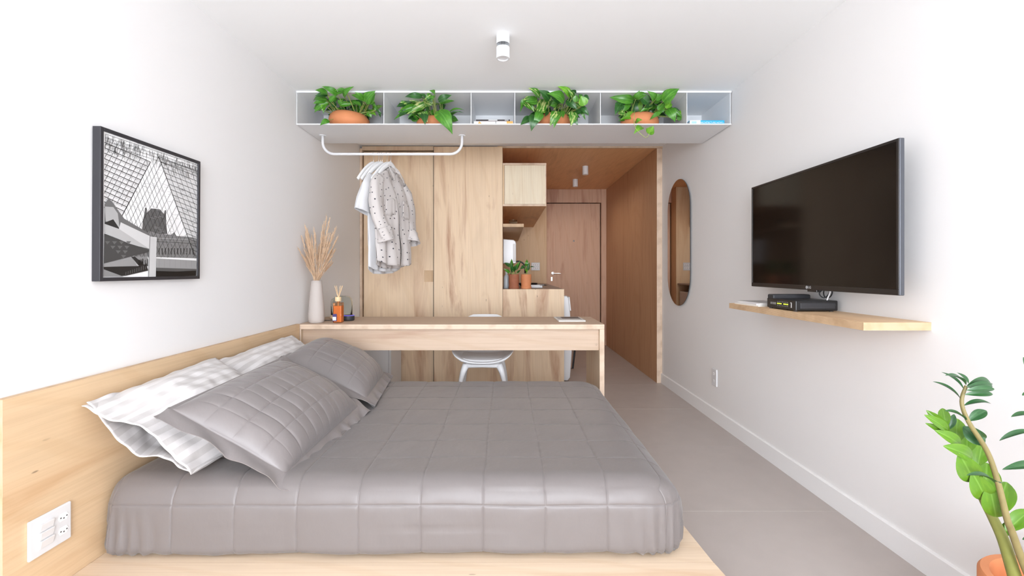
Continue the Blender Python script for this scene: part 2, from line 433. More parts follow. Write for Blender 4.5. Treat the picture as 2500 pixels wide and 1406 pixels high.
# entry wall with the door
XD0, XD1, ZD = .592, 1.374, 2.075
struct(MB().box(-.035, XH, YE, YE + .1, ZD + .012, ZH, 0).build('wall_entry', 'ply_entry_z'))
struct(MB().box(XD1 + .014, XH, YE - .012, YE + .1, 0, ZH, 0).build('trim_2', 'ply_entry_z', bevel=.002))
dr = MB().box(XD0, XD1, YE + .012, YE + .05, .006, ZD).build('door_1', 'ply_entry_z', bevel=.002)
struct(dr, 'reddish plywood entry door with lever handle at the end of the hall', 'door')
struct(MB().box(XD0 - .02, XH, YE + .1, YE + .12, 0, ZH).build('wall_entry_backing', 'dark_gap'))
p = P(1350, 667, YE); hd = MB()
hd.lathe([(.022, 0), (.022, .006), (.009, .008), (.009, .045)], M=Matrix.Rotation(math.radians(90), 3, 'X'), c=(p.x, YE + .012, p.z), n=20)
hd.tube([(p.x, YE - .03, p.z), (p.x + .03, YE - .034, p.z - .001), (p.x + .11, YE - .034, p.z - .004)], .008, 10)
hd.build('handle', 'chrome', parent=dr, smooth=True, flat_angle=40)
p = P(1347, 681, YE)
kl = MB().box(p.x - .012, p.x + .012, YE + .007, YE + .012, p.z - .03, p.z + .03).build('keyhole_plate', 'chrome', parent=dr, bevel=.003)
MB().box(p.x - .003, p.x + .003, YE + .005, YE + .008, p.z - .02, p.z + .006).build('keyhole', 'slot_dark', parent=kl)
p = P(1401, 588, YE)
MB().lathe([(.012, 0), (.012, .004), (.006, .004), (.006, .002)], M=Matrix.Rotation(math.radians(90), 3, 'X'), c=(p.x, YE + .012, p.z), n=20).build('peephole', 'dark_steel', parent=dr)
# kitchen side walls
YK = 6.48
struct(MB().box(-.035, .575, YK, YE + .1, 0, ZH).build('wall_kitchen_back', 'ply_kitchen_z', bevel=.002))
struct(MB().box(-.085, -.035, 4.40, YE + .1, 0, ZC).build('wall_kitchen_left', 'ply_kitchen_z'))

# ---- wardrobe / bathroom front
YW = 4.37
wd = thing('plywood_wardrobe', (-.72, YM, 0), 'floor-to-ceiling plywood wardrobe with sliding doors behind the desk', 'wardrobe')
MB().box(XL + .002, XL + .022, YM - .05, YM + .02, 0, ZC - .03, 0).build('side_frame', 'edge_pale_x', parent=wd)
MB().box(XL + .022, -.70, YM - .045, YM + .02, ZC - .045, ZC - .008).build('head_rail', 'ply_leg_z', parent=wd)
MB().box(XL + .022, -.09, YM + .025, YM + .04, 0, ZC - .008).build('back_panel', 'dark_gap', parent=wd)
sd = MB(); x0, x1, za, zb = -.79, -.697, .983, 1.094
sd.box(XL + .034, x0, YM - .025, YM + .012, .008, ZC - .058); sd.box(x0, -.66, YM - .025, YM + .012, zb, ZC - .058); sd.box(x0, -.66, YM - .025, YM + .012, .008, za)
sdo = sd.build('sliding_door', 'ply_door', parent=wd)
MB().box(x0 - .001, x1 + .03, YM - .016, YM + .01, za - .001, zb + .001).build('finger_pull', 'ply_kitchen_z', parent=sdo)
MB().box(-.695, -.036, YW, YW + .04, .004, ZC - .013, 0, 1, 1).build('front_panel', ['ply_panel', 'edge_pale_x'], parent=wd, bevel=.0015)

MB().box(-.7005, -.695, YW + .004, YW + .04, .004, ZC - .013).build('edge_gasket', 'dark_gap', parent=wd)  # dark strip standing in for the shadow gap beside the sliding door

# ---- kitchen
kc = thing('kitchen_counter', (.25, 5.4, 0), 'plywood kitchen base unit with end panel facing the desk', 'counter')
MB().box(-.034, .556, YW, YW + .03, 0, .914, 0, 1, 1).build('end_panel', ['ply_panel', 'edge_pale_x'], parent=kc, bevel=.0015)
MB().box(.50, .55, 5.06, 5.10, 0, .87).build('partition', 'ply_kitchen_z', parent=kc)
MB().box(-.03, .02, YW + .03, YK - .003, 0, .87).build('back_board', 'ply_kitchen_z', parent=kc)
dn = MB().box(.53, .55, 5.10, 5.82, .08, .86).build('door', 'ply_kitchen_z', parent=kc, bevel=.002)
MB().tube([(.56, 5.2, .80), (.56, 5.32, .80)], .005, 8).build('handle', 'chrome', parent=dn)
ct = MB(); s0, s1, t0, t1 = .10, .50, 5.45, 5.95
ct.box(-.033, .556, YW + .031, t0, .895, .913); ct.box(-.033, .556, t1, YK, .895, .913); ct.box(-.033, s0, t0, t1, .895, .913); ct.box(s1, .556, t0, t1, .895, .913)
wt = tag(ct.build('kitchen_worktop', 'counter_stone'), 'dark stone kitchen worktop with an inset steel sink', 'worktop')
sk = MB()
for a in ((s0, s0 + .004, t0, t1, .76, .912), (s1 - .004, s1, t0, t1, .76, .912), (s0, s1, t0, t0 + .004, .76, .912), (s0, s1, t1 - .004, t1, .76, .912), (s0, s1, t0, t1, .756, .76)): sk.box(*a)
sk.build('sink_bowl', 'dark_steel', parent=wt)
# tap
tp = thing('kitchen_tap', (.05, 5.6, .913), 'dark gooseneck kitchen tap arching behind the small plants', 'tap')
tp_pts = [Vector((.06, 5.55, .913)), Vector((.06, 5.55, 1.10))]
for k in range(13):
    a = math.pi * k / 12; tp_pts.append(Vector((.06 + .085 - .085 * math.cos(a), 5.55, 1.12 + .085 * math.sin(a))))
tp_pts.append(Vector((.23, 5.55, 1.06)))
MB().tube(tp_pts, .010, 10).build('spout', 'black_plastic', parent=tp, smooth=True)
MB().lathe([(.026, .913), (.026, .925), (.018, .935), (.016, .97)], c=(.06, 5.55, 0), n=20).build('base', 'black_plastic', parent=tp, smooth=True, flat_angle=40)
MB().tube([(.06, 5.55, .965), (.06, 5.49, .99)], .006, 8).build('lever', 'black_plastic', parent=tp, smooth=True)
# upper cabinet
uc = thing('upper_cabinet', (.18, 5.4, 1.711), 'pale plywood wall cabinet hung above the kitchen worktop', 'cabinet')
cb = MB(); cb.box(-.034, .385, YW, YK, 1.711, 1.729, 0, 2, 1); cb.box(-.034, .385, YW, YK, 2.106, 2.124, 0, 2, 1)
cb.build('carcass', ['ply_hall_y', 'edge_pale_z'], parent=uc)
MB().box(-.034, -.018, YW, YK, 1.729, 2.106).build('back_panel', 'ply_kitchen_z', parent=uc)
MB().box(-.016, .374, YW + .003, YW + .02, 1.731, 2.104).build('end_panel', 'ply_cream_z', parent=uc)
MB().box(.374, .384, YW + .001, YW + .02, 1.729, 2.106).build('edge_strip', 'edge_pale_x', parent=uc)
for k in range(3):
    a = 4.40 + k * .69; q = MB().box(.368, .384, a, a + .684, 1.732, 2.103).build('cabinet_door', 'ply_kitchen_z', parent=uc, bevel=.0015)
    MB().tube([(.392, a + .6, 1.75), (.392, a + .6, 1.83)], .004, 8).build('handle', 'chrome', parent=q)
sh = MB().box(-.033, .169, YW + .01, YK, 1.512, 1.543, 0, 2, 1).build('kitchen_shelf', ['ply_kitchen_z', 'edge_z'], bevel=.001)
tag(sh, 'short plywood kitchen shelf under the wall cabinet holding a glass bowl', 'shelf')
gb = MB(); gp = [(.012, 0), (.02, .002), (.036, .012), (.043, .03), (.038, .05), (.036, .05), (.041, .03), (.034, .014), (.0, .006)]
gb.lathe(gp, c=(.068, 4.52, 1.543), n=24, close=False)
tag(gb.build('glass_bowl', 'clear_glass', smooth=True), 'small round clear glass bowl on the kitchen shelf', 'bowl')
# white water purifier on the kitchen wall
wp = thing('water_purifier', (.03, 5.1, 1.16), 'white rounded water purifier mounted under the kitchen shelf', 'purifier')
pr = [(-.034, 1.17), (.10, 1.17), (.108, 1.18), (.108, 1.39), (.10, 1.415), (.08, 1.43), (-.034, 1.44)]
MB().prism(pr, 1, 5.0, 5.24).build('body', 'white_gloss', parent=wp, bevel=.006)
MB().box(.075, .105, 4.994, 5.0, 1.19, 1.385).build('front_panel', 'white_trim', parent=wp, bevel=.002)
MB().tube([(.05, 5.1, 1.17), (.05, 5.1, 1.14), (.06, 5.1, 1.12)], .01, 10).build('spout', 'white_plastic', parent=wp, smooth=True)
wb2 = thing('detergent_bottle', (.0, 4.62, .913), 'pale blue bottle at the wall behind the dark small pot', 'bottle')
MB().lathe([(.028, .913), (.03, .918), (.03, 1.02), (.022, 1.04), (.012, 1.05), (.012, 1.065)], c=(.002, 4.60, 0), n=20).build('body', 'bottle_pale', parent=wb2, smooth=True, flat_angle=50)
MB().lathe([(.014, 1.062), (.014, 1.082), (.010, 1.086)], c=(.002, 4.60, 0), n=20).build('cap', 'white_plastic', parent=wb2, smooth=True, flat_angle=50)
# black pan, white dish tray
pn = thing('black_pan', (.26, 5.15, .913), 'black frying pan on the worktop behind the small plants', 'pan')
MB().lathe([(.0, .915), (.085, .915), (.10, .93), (.105, .952), (.101, .952), (.096, .932), (.0, .922)], c=(.25, 5.16, 0), n=28, close=False).build('bowl', 'black_plastic', parent=pn, smooth=True, flat_angle=50)
MB().tube([(.17, 5.10, .945), (.06, 5.06, .955)], .009, 8).build('handle', 'black_plastic', parent=pn, smooth=True)
tr = thing('dish_tray', (.33, 4.85, .913), 'low white dish tray lying on the kitchen worktop', 'tray')
MB().box(.17, .37, 4.75, 5.0, .914, .919).build('base', 'white_plastic', parent=tr)
for a in ((.17, .376, 4.744, 4.75, .914, .936), (.17, .376, 5.0, 5.006, .914, .936), (.37, .376, 4.75, 5.0, .914, .936), (.164, .17, 4.744, 5.006, .914, .936)):
    MB().box(*a).build('rim', 'white_plastic', parent=tr)
# wall plate on the kitchen wall
def plate_y(name, u, v, Y, w, h, label):
    p = P(u, v, Y); t = thing(name, (p.x, Y, p.z - h / 2), label, 'socket')
    MB().box(p.x - w / 2, p.x + w / 2, Y - .009, Y, p.z - h / 2, p.z + h / 2).build('plate', 'fridge_grey', parent=t, bevel=.003)
    for r in (-1, 1):
        b = MB().box(p.x - w * .36, p.x + w * .36, Y - .012, Y - .009, p.z + r * h * .2 - h * .13, p.z + r * h * .2 + h * .13).build('module', 'white_plastic', parent=t, bevel=.002)
        for k in (-1, 0, 1):
            MB().box(p.x + k * w * .22 - .008, p.x + k * w * .22 + .008, Y - .0128, Y - .012, p.z + r * h * .2 - .006, p.z + r * h * .2 + .006).build('slot', 'ink_grey', parent=b)
plate_y('wall_socket', 1307.5, 650.5, YK, .122, .112, 'grey plate of sockets on the kitchen wall beside the entry door')
# washing machine
wm = thing('washing_machine', (.3, 4.72, 0), 'white front-loading washing machine tucked beside the kitchen end panel', 'washing machine')
prf = [(.03, .02), (.60, .02), (.622, .05), (.640, .30), (.632, .55), (.618, .74), (.605, .832), (.59, .845), (.03, .845)]
MB().prism(prf, 1, YW + .06, 5.03).build('body', 'white_gloss', parent=wm, bevel=.01)
MB().prism([(.622, .70), (.634, .70), (.618, .835), (.606, .838)], 1, YW + .07, 5.02).build('control_panel', 'white_plastic', parent=wm, bevel=.003)
q = MB().lathe([(.0, .03), (.11, .03), (.15, .025), (.18, .01), (.19, 0), (.19, -.03)], M=Matrix.Rotation(math.radians(90), 3, 'Y'), c=(.632, 4.73, .42), n=36).build('door', 'white_gloss', parent=wm, smooth=True)
MB().lathe([(.0, .036), (.08, .034), (.105, .028)], M=Matrix.Rotation(math.radians(90), 3, 'Y'), c=(.634, 4.73, .42), n=30, close=False).build('porthole', 'black_plastic', parent=q, smooth=True)
tag(MB().tube([P(1402, 775, 5.08), P(1406, 800, 5.08), P(1404, 850, 5.08), P(1398, 900, 5.08), (.66, 5.09, .012), (.55, 5.09, .012)], .011, 8).build('drain_hose', 'black_soft', smooth=True), 'dark grey hose hanging beside the washing machine', 'hose')
# small fridge under the worktop (seen in the mirror)
fr = thing('mini_fridge', (.3, 6.15, 0), 'small grey fridge under the worktop, reflected in the oval mirror', 'fridge')
MB().box(.04, .50, 5.86, 6.44, .03, .80).build('body', 'fridge_grey', parent=fr, bevel=.008)
q = MB().box(.505, .545, 5.862, 6.438, .05, .80).build('door', 'fridge_grey', parent=fr, bevel=.01)
MB().box(.545, .549, 5.92, 6.0, .70, .72).build('badge', 'slot_dark', parent=q)
for a in ((.06, 5.9), (.46, 5.9), (.06, 6.4), (.46, 6.4)): MB().lathe([(.015, 0), (.015, .03)], c=(a[0], a[1], 0), n=12).build('foot', 'black_plastic', parent=fr)

# hall downlights
def downlight(u, v, label):
    Y = (ZH - CH) * F / (CY - v); X = (u - CX) / F * Y
    t = thing('ceiling_downlight', (X, Y, ZH - .095), label, 'downlight', 'hall downlights')
    MB().lathe([(.030, ZH - .093), (.034, ZH - .095), (.034, ZH)], c=(X, Y, 0), n=28).build('body', 'white_metal', parent=t, smooth=True, flat_angle=40)
    MB().lathe([(.0, ZH - .0935), (.029, ZH - .0935)], c=(X, Y, 0), n=28, close=False).build('diffuser', 'white_trim', parent=t)
    l = bpy.data.lights.new('downlight_glow', 'SPOT'); l.energy = HALL_W; l.spot_size = math.radians(172); l.spot_blend = 1; l.shadow_soft_size = .03; l.color = (1, .86, .72)  # spot added under the unlit fixture to brighten the hall
    o = bpy.data.objects.new('downlight_glow', l); COL.objects.link(o); o.location = (X, Y, ZH - .11)
HALL_W = 7.0
downlight(1429, 406, 'white cylinder downlight in the hall nearer the desk')
downlight(1404.5, 438, 'white cylinder downlight in the hall nearer the entry door')

# ceiling spot in the bedroom
sp = thing('ceiling_spotlight', (-.017, 2.33, 2.175), 'white two-part cylinder spotlight on the bedroom ceiling', 'spotlight')
c0 = (-.017, 2.33, 0)
MB().lathe([(.031, 2.272), (.031, 2.250), (.0345, 2.250), (.0345, ZC)], c=c0, n=36, close=False).build('canister', 'white_metal', parent=sp, smooth=True, flat_angle=40)
MB().lathe([(.0, 2.272), (.031, 2.272)], c=c0, n=36, close=False).build('canister_plate', 'white_metal', parent=sp)
MB().lathe([(.0, 2.179), (.026, 2.179), (.027, 2.175), (.0345, 2.175), (.0345, 2.231), (.0, 2.231)], c=c0, n=36, close=False).build('head', 'white_metal', parent=sp, smooth=True, flat_angle=40)
MB().box(-.024, -.010, 2.322, 2.338, 2.230, 2.273).build('swivel', 'chrome', parent=sp, bevel=.002)
for s in (-1, 1): MB().box(-.017 + s * .010 - .002, -.017 + s * .010 + .002, 2.318, 2.342, 2.230, 2.273).build('bracket', 'chrome', parent=sp)

# ================================================================== hanging metal shelf
Y0, Y1, ZB = 3.05, 3.50, 2.070
hs = thing('hanging_metal_shelf', (.05, 3.28, ZB), 'long pale grey sheet-metal box shelf hung below the ceiling', 'shelf')
t = .004
MB().box(XL + .003, XR - .008, Y0, Y1, ZB, ZB + t).build('bottom_plate', 'shelf_metal', parent=hs)
MB().box(XL + .003, XR - .008, Y0 - .001, Y1, ZC - .012, ZC - .001).build('top_plate', 'shelf_metal', parent=hs)
MB().box(XL + .003, XR - .008, Y1 - t, Y1, ZB + t, ZC - .012).build('back_plate', 'shelf_metal', parent=hs)
for u in (724.5, 937, 1150, 1257, 1466, 1677, 1783):
    x = (u - CX) / F * Y0
    x = max(XL + .005, min(XR - .012, x))
    MB().box(x - .002, x + .002, Y0, Y1 - t, ZB + t, ZC - .012).build('divider', 'shelf_metal', parent=hs)
MB().box(XL + .003, XR - .008, Y0 - .003, Y0, ZB - .002, ZB + .0055).build('front_lip', 'white_metal', parent=hs)
MB().box(XL + .003, XR - .008, Y0 - .003, Y0, ZC - .012, ZC - .001).build('top_lip', 'white_metal', parent=hs)

# clothes rail
YR, ZR, rx0, rx1, RR = 3.30, 1.936, -1.331, -.321, .085
pts = [Vector((rx0, YR, ZB)), Vector((rx0, YR, ZR + RR))]
for k in range(1, 9):
    a = math.pi / 2 * k / 8; pts.append(Vector((rx0 + RR - RR * math.cos(a), YR, ZR + RR - RR * math.sin(a))))
for k in range(0, 9):
    a = math.pi / 2 * k / 8; pts.append(Vector((rx1 - RR + RR * math.sin(a), YR, ZR + RR - RR * math.cos(a))))
pts += [Vector((rx1, YR, ZB))]
rl = thing('clothes_rail', (-.826, YR, ZR - .01), 'white bent-tube clothes rail under the metal shelf', 'rail')
MB().tube(pts, .0098, 14).build('tube', 'white_gloss', parent=rl, smooth=True)
for x in (rx0, rx1): MB().lathe([(.024, ZB - .003), (.024, ZB)], c=(x, YR, 0), n=24).build('flange', 'white_metal', parent=rl)

# ================================================================== desk
YD0, YD1, ZT, DX0, DX1 = 3.06, 3.57, .730, XL + .003, .660
dk = thing('plywood_desk', (-.37, 3.3, 0), 'long pale plywood desk standing across the room behind the bed', 'desk')
MB().box(DX0, DX1, YD0, YD1, ZT - .034, ZT, 0, 2, 1).build('desk_top', ['ply_desk_x', 'edge_pale_z'], parent=dk, bevel=.0015)
MB().box(DX1 - .032, DX1, YD0, YD1, 0, ZT - .0345, 0, 0, 1).build('leg_panel', ['ply_leg_z', 'edge_pale_x'], parent=dk, bevel=.0012)
MB().box(DX0, DX0 + .026, YD0, YD1, 0, ZT - .0345, 0, 0, 1).build('leg_panel', ['ply_leg_z', 'edge_pale_x'], parent=dk, bevel=.0012)
ap = MB().box(DX0 + .026, DX1 - .032, YD0 + .03, YD0 + .05, ZT - .180, ZT - .0345, 0, 1, 1).build('apron', ['ply_desk_x', 'edge_pale_z'], parent=dk, bevel=.001)
for a, z in ((DX1 - .05, .59), (DX0 + .055, .59)):
    MB().lathe([(.0, 0), (.005, .0), (.006, .002)], M=Matrix.Rotation(math.radians(90), 3, 'X'), c=(a, YD0 + .0305, z), n=12, close=False).build('screw_cap', 'dark_steel', parent=dk)

# white unit behind the desk
wu = thing('white_storage_unit', (-1.2, 4.17, 0), 'low white storage unit under the desk by the wardrobe', 'cabinet')
MB().box(XL + .03, -1.006, 3.99, 4.36, .0, .60).build('body', 'wall_paint', parent=wu, bevel=.003)
q = MB().box(XL + .035, -1.03, 3.975, 3.99, .03, .59).build('front', 'white_trim', parent=wu, bevel=.002)
MB().box(-1.028, -1.006, 3.978, 3.992, .0, .60).build('edge_trim', 'white_plastic', parent=wu, bevel=.002)
MB().tube([(-1.25, 3.965, .5), (-1.17, 3.965, .5)], .005, 8).build('handle', 'chrome', parent=q)

# ================================================================== chair
chx = -.172
ch = thing('moulded_chair', (chx, 3.5, 0), 'white moulded plastic chair tucked behind the desk', 'chair')
prof = [(3.262, .418), (3.235, .430), (3.245, .437), (3.32, .432), (3.42, .424), (3.52, .424), (3.60, .440), (3.655, .485), (3.685, .55), (3.705, .63), (3.72, .70), (3.728, .737)]
hwid = [.150, .190, .215, .232, .240, .240, .236, .232, .226, .214, .180, .10]
lift = [.020, .040, .060, .085, .10, .11, .10, .085, .05, .015, .0, .0]
wrap = [.0, .01, .02, .02, .02, .0, -.03, -.06, -.085, -.085, -.06, -.02]
rows = []
for k in range(len(prof)):
    r = []
    for i in range(17):
        a = -1 + 2 * i / 16
        r.append((chx + a * hwid[k], prof[k][0] + wrap[k] * abs(a) ** 2.5, prof[k][1] + lift[k] * abs(a) ** 2.6))
    rows.append(r)
MB().grid(rows).build('seat_shell', 'chair_plastic', parent=ch, smooth=True, solid=.009, sub=2)
cu = []
for k in range(9):
    r = []
    b = k / 8; yy = 3.262 + .30 * b; ww = .185 * (1 - .25 * abs(2 * b - 1) ** 4)
    for i in range(13):
        a = -1 + 2 * i / 12
        r.append((chx + a * ww, yy, .440 + .016 * (1 - abs(a) ** 4) * (1 - abs(2 * b - 1) ** 4) + .02 * abs(a) ** 3))
    cu.append(r)
MB().grid(cu).build('seat_cushion', 'chair_plastic', parent=ch, smooth=True, solid=.012, sub=1)
def leg(sx, yt, yb):
    m = MB(); pth = []
    for k in range(9):
        b = k / 8; pth.append((chx + sx * (.150 + .036 * b + (-.03 * (1 - b) ** 6)), lerp(yt, yb, b), .405 * (1 - b) + .002))
    m.tube(pth, [.030, .024, .0205, .019, .018, .017, .016, .015, .014], 12, flat=(1.0, .9))
    m.build('leg', 'chair_plastic', parent=ch, smooth=True)
for sx in (-1, 1): leg(sx, 3.31, 3.27); leg(sx, 3.58, 3.70)
for yy in (3.31, 3.58): MB().tube([(chx - .14, yy, .400), (chx, yy, .404), (chx + .14, yy, .400)], .02, 12, flat=(.9, 1.0)).build('cross_rail', 'chair_plastic', parent=ch, smooth=True)
MB().box(chx - .12, chx + .12, 3.30, 3.60, .408, .424).build('seat_mount', 'chair_plastic', parent=ch, bevel=.004)

# ================================================================== headboard, platform
hb = MB().box(XL + .001, -1.385, 1.25, 3.05, 0, .735, 0, 0, 1).build('plywood_headboard', ['ply_head_y', 'edge_x'], bevel=.0012)
tag(hb, 'wide plywood headboard panel along the left wall', 'headboard')
pf = thing('bed_platform', (-.35, 2.1, 0), 'low pale plywood bed platform under the mattress', 'bed platform')
ZP = .118
def board(nm, y0, y1, xa0, xa1, dz=0):
    m = MB(); x = -1.384; k = len(m.v)
    poly = [(x, y0), (xa0, y0), (xa1, y1), (x, y1)]
    m.prism(poly, 2, .0 if dz else .0, ZP - dz, 0, 1); m.build(nm, ['ply_platform_x', 'edge_pale_z'], parent=pf, bevel=.001)
board('board', .95, 1.515, .762, .692); board('board', 1.5165, 2.2, .692, .65, .001); board('board', 2.2015, 3.045, .65, .645, .001)

# ---- switch and socket plate on the headboard
X = -1.385
pl = thing('switch_plate', (X, 1.377, .247), 'white square plate with three rockers and two sockets on the headboard', 'switch')
MB().box(X, X + .009, 1.313, 1.441, .247, .363).build('plate', 'white_gloss', parent=pl, bevel=.004, seg=3)
for k in range(3):
    z0 = .268 + k * .0245
    MB().prism([(X + .008, z0), (X + .0125, z0 + .001), (X + .0175, z0 + .0235), (X + .008, z0 + .0235)], 1, 1.340, 1.380).build('rocker', 'white_plastic', parent=pl, bevel=.001)
for zc in (.284, .326):
    hx = [(1.397, zc), (1.404, zc + .012), (1.424, zc + .012), (1.432, zc), (1.424, zc - .012), (1.404, zc - .012)]
    so = MB().prism([(a, b) for a, b in hx], 0, X + .008, X + .0102).build('socket', 'white_trim', parent=pl, bevel=.001)
    for dy, dz in ((-.0095, .0), (.0095, .0), (0, -.004)):
        MB().lathe([(.0024, 0), (.0024, .0004)], M=Matrix.Rotation(math.radians(90), 3, 'Y'), c=(X + .0102, 1.4145 + dy, zc + dz), n=12).build('pin_hole', 'slot_dark', parent=so)

# ---- socket on the right wall
X = XR
rw = thing('wall_outlet', (X, 3.30, .255), 'narrow white double outlet low on the right wall', 'outlet')
MB().box(X - .010, X, 3.262, 3.338, .256, .380).build('plate', 'white_gloss', parent=rw, bevel=.004, seg=3)
for zc in (.292, .344):
    q = MB().prism([(3.285, zc), (3.292, zc + .010), (3.308, zc + .010), (3.315, zc), (3.308, zc - .010), (3.292, zc - .010)], 0, X - .0115, X - .010).build('socket', 'white_trim', parent=rw, bevel=.001)
    for dy in (-.007, .007): MB().lathe([(.0022, -.0004), (.0022, 0)], M=Matrix.Rotation(math.radians(90), 3, 'Y'), c=(X - .0116, 3.30 + dy, zc), n=10).build('pin_hole', 'slot_dark', parent=q)

# ================================================================== mirror
mr = thing('wall_mirror', (XR, 3.965, .787), 'tall frameless pill-shaped mirror on the right wall by the hall', 'mirror')
def stadium(yc, zc, w, h, n=24):
    r = w / 2; pts = []
    for k in range(n + 1):
        a = math.pi * k / n; pts.append((yc + r * math.cos(a), zc + (h / 2 - r) + r * math.sin(a)))
    for k in range(n + 1):
        a = math.pi + math.pi * k / n; pts.append((yc + r * math.cos(a), zc - (h / 2 - r) + r * math.sin(a)))
    return pts
MB().prism(stadium(3.965, 1.336, .512, 1.098), 0, XR - .018, XR - .013, 0, 1).build('glass', ['mirror', 'mirror_edge'], parent=mr)
MB().prism(stadium(3.965, 1.336, .45, 1.03), 0, XR - .013, XR).build('mount', 'black_plastic', parent=mr)

# ================================================================== television and its shelf
TX, TY0, TY1, TZ0, TZ1 = 1.405, 1.626, 2.603, 1.001, 1.566
tv = thing('television', (TX + .05, 2.11, TZ0), 'large black flat-screen television mounted on the right wall', 'television')
MB().box(TX, TX + .019, TY0, TY1, TZ0, TZ1, 0, 0, 1).build('housing', ['tv_bezel', 'tv_side'], parent=tv, bevel=.003)
bz = .011
f = MB()
f.box(TX - .003, TX + .002, TY0 + .001, TY1 - .001, TZ1 - bz, TZ1 - .001); f.box(TX - .003, TX + .002, TY0 + .001, TY1 - .001, TZ0 + .001, TZ0 + .022)
f.box(TX - .003, TX + .002, TY0 + .001, TY0 + bz, TZ0 + .022, TZ1 - bz); f.box(TX - .003, TX + .002, TY1 - bz, TY1 - .001, TZ0 + .022, TZ1 - bz)
f.build('bezel', 'tv_bezel', parent=tv, bevel=.001)
MB().box(TX - .001, TX + .001, TY0 + bz, TY1 - bz, TZ0 + .022, TZ1 - bz).build('screen', 'tv_screen', parent=tv)
MB().box(TX + .019, TX + .055, TY0 + .12, TY1 - .12, TZ0 + .015, TZ1 - .16).build('back_cover', 'black_soft', parent=tv, bevel=.01)
MB().box(TX + .055, XR - .001, 2.02, 2.22, 1.15, 1.35).build('wall_bracket', 'dark_steel', parent=tv)
yl = TX * F / (1974 - CX)
MB().box(TX - .004, TX + .012, yl - .06, yl + .004, TZ0 - .008, TZ0 + .002).build('sensor', 'tv_bezel', parent=tv, bevel=.002)
M = Matrix.Translation((TX - .0034, yl, TZ0 + .012)) @ Matrix.Rotation(math.radians(-90), 4, 'Z') @ Matrix.Rotation(math.radians(90), 4, 'X')
text('logo', 'LG', .016, M @ Matrix.Translation((.012, 0, 0)), 'ink_grey', tv)
MB().lathe([(.0075, 0), (.0075, .0005)], M=Matrix.Rotation(math.radians(-90), 3, 'Y'), c=(TX - .003, yl + .008, TZ0 + .012), n=16).build('logo_disc', 'ink_grey', parent=tv)

SX = 1.273
ts = MB().box(SX, XR, 1.6215, 2.60, .877, .906, 0, 2, 1).build('floating_shelf', ['ply_shelf_y', 'edge_z'], bevel=.001)
tag(ts, 'thick plywood floating shelf on the right wall below the television', 'shelf')
# modem
bx0, bx1, by0, by1, bz0 = 1.300, 1.490, 2.044, 2.27, .906
md = thing('internet_modem', (1.395, 2.157, bz0), 'flat black internet modem with green lights on the floating shelf', 'modem')
MB().box(bx0, bx1, by0, by1, bz0 + .004, bz0 + .050).build('case', 'black_plastic', parent=md, bevel=.004)
MB().box(bx0 + .002, bx1 - .004, by1 - .05, by1, bz0 + .045, bz0 + .069).build('raised_lid', 'black_soft', parent=md, bevel=.006)
MB().box(bx0 + .02, bx1 - .012, by0 - .002, by0 + .004, bz0 + .012, bz0 + .040).build('end_cap', 'black_soft', parent=md, bevel=.003)
for a in ((1.31, 2.06), (1.47, 2.06), (1.31, 2.25), (1.47, 2.25)): MB().lathe([(.008, bz0), (.008, bz0 + .005)], c=(a[0], a[1], 0), n=10).build('foot', 'black_soft', parent=md)
for k in range(7):
    yy = 2.100 + k * .0125; zz = bz0 + .026
    if k != 3: MB().box(bx0 - .0008, bx0 + .001, yy, yy + .008, zz, zz + .0045).build('status_light', 'led_green', parent=md)
    for s in (-1, 1): MB().box(bx0 - .0004, bx0 + .001, yy + .002, yy + .005, zz + .002 + s * .009 - .002, zz + .002 + s * .009 + .002).build('icon', 'ink_grey', parent=md)
for k in range(6): MB().box(bx0 - .0004, bx0 + .001, 2.195 + k * .008, 2.198 + k * .008, bz0 + .022, bz0 + .032).build('icon', 'ink_grey', parent=md)
for k, (dy, w_) in enumerate(((.0, .007), (.001, .005), (.0005, .006), (.001, .0045), (.0, .006), (.0015, .008))):
    MB().box(bx0 - .0006, bx0 + .001, 2.072 + dy, 2.072 + dy + w_, bz0 + .016 + k * .004, bz0 + .019 + k * .004).build('brand_mark', 'ink_white', parent=md)
# booklets
def paperstack(nm, x0, x1, y0, y1, z, th, m, label, rot=0):
    o = thing(nm, ((x0 + x1) / 2, (y0 + y1) / 2, z), label, 'booklet', 'booklets on the floating shelf')
    MB().box(x0, x1, y0, y1, z, z + th).build('pages', 'paper', parent=o)
    MB().box(x0 - .001, x1 + .001, y0 - .001, y1 + .001, z + th, z + th + .0012).build('cover', m, parent=o)
    o.rotation_euler[2] = rot
paperstack('booklet', 1.285, 1.445, 2.335, 2.555, .906, .004, 'paper', 'cream booklet at the bottom of the pile beside the modem', .05)
paperstack('booklet', 1.295, 1.445, 2.345, 2.55, .9113, .006, 'paper_lilac', 'pale lilac booklet in the middle of the pile beside the modem', -.05)
paperstack('booklet', 1.30, 1.44, 2.345, 2.545, .9186, .005, 'paper_grey', 'grey booklet on top of the pile beside the modem', .04)
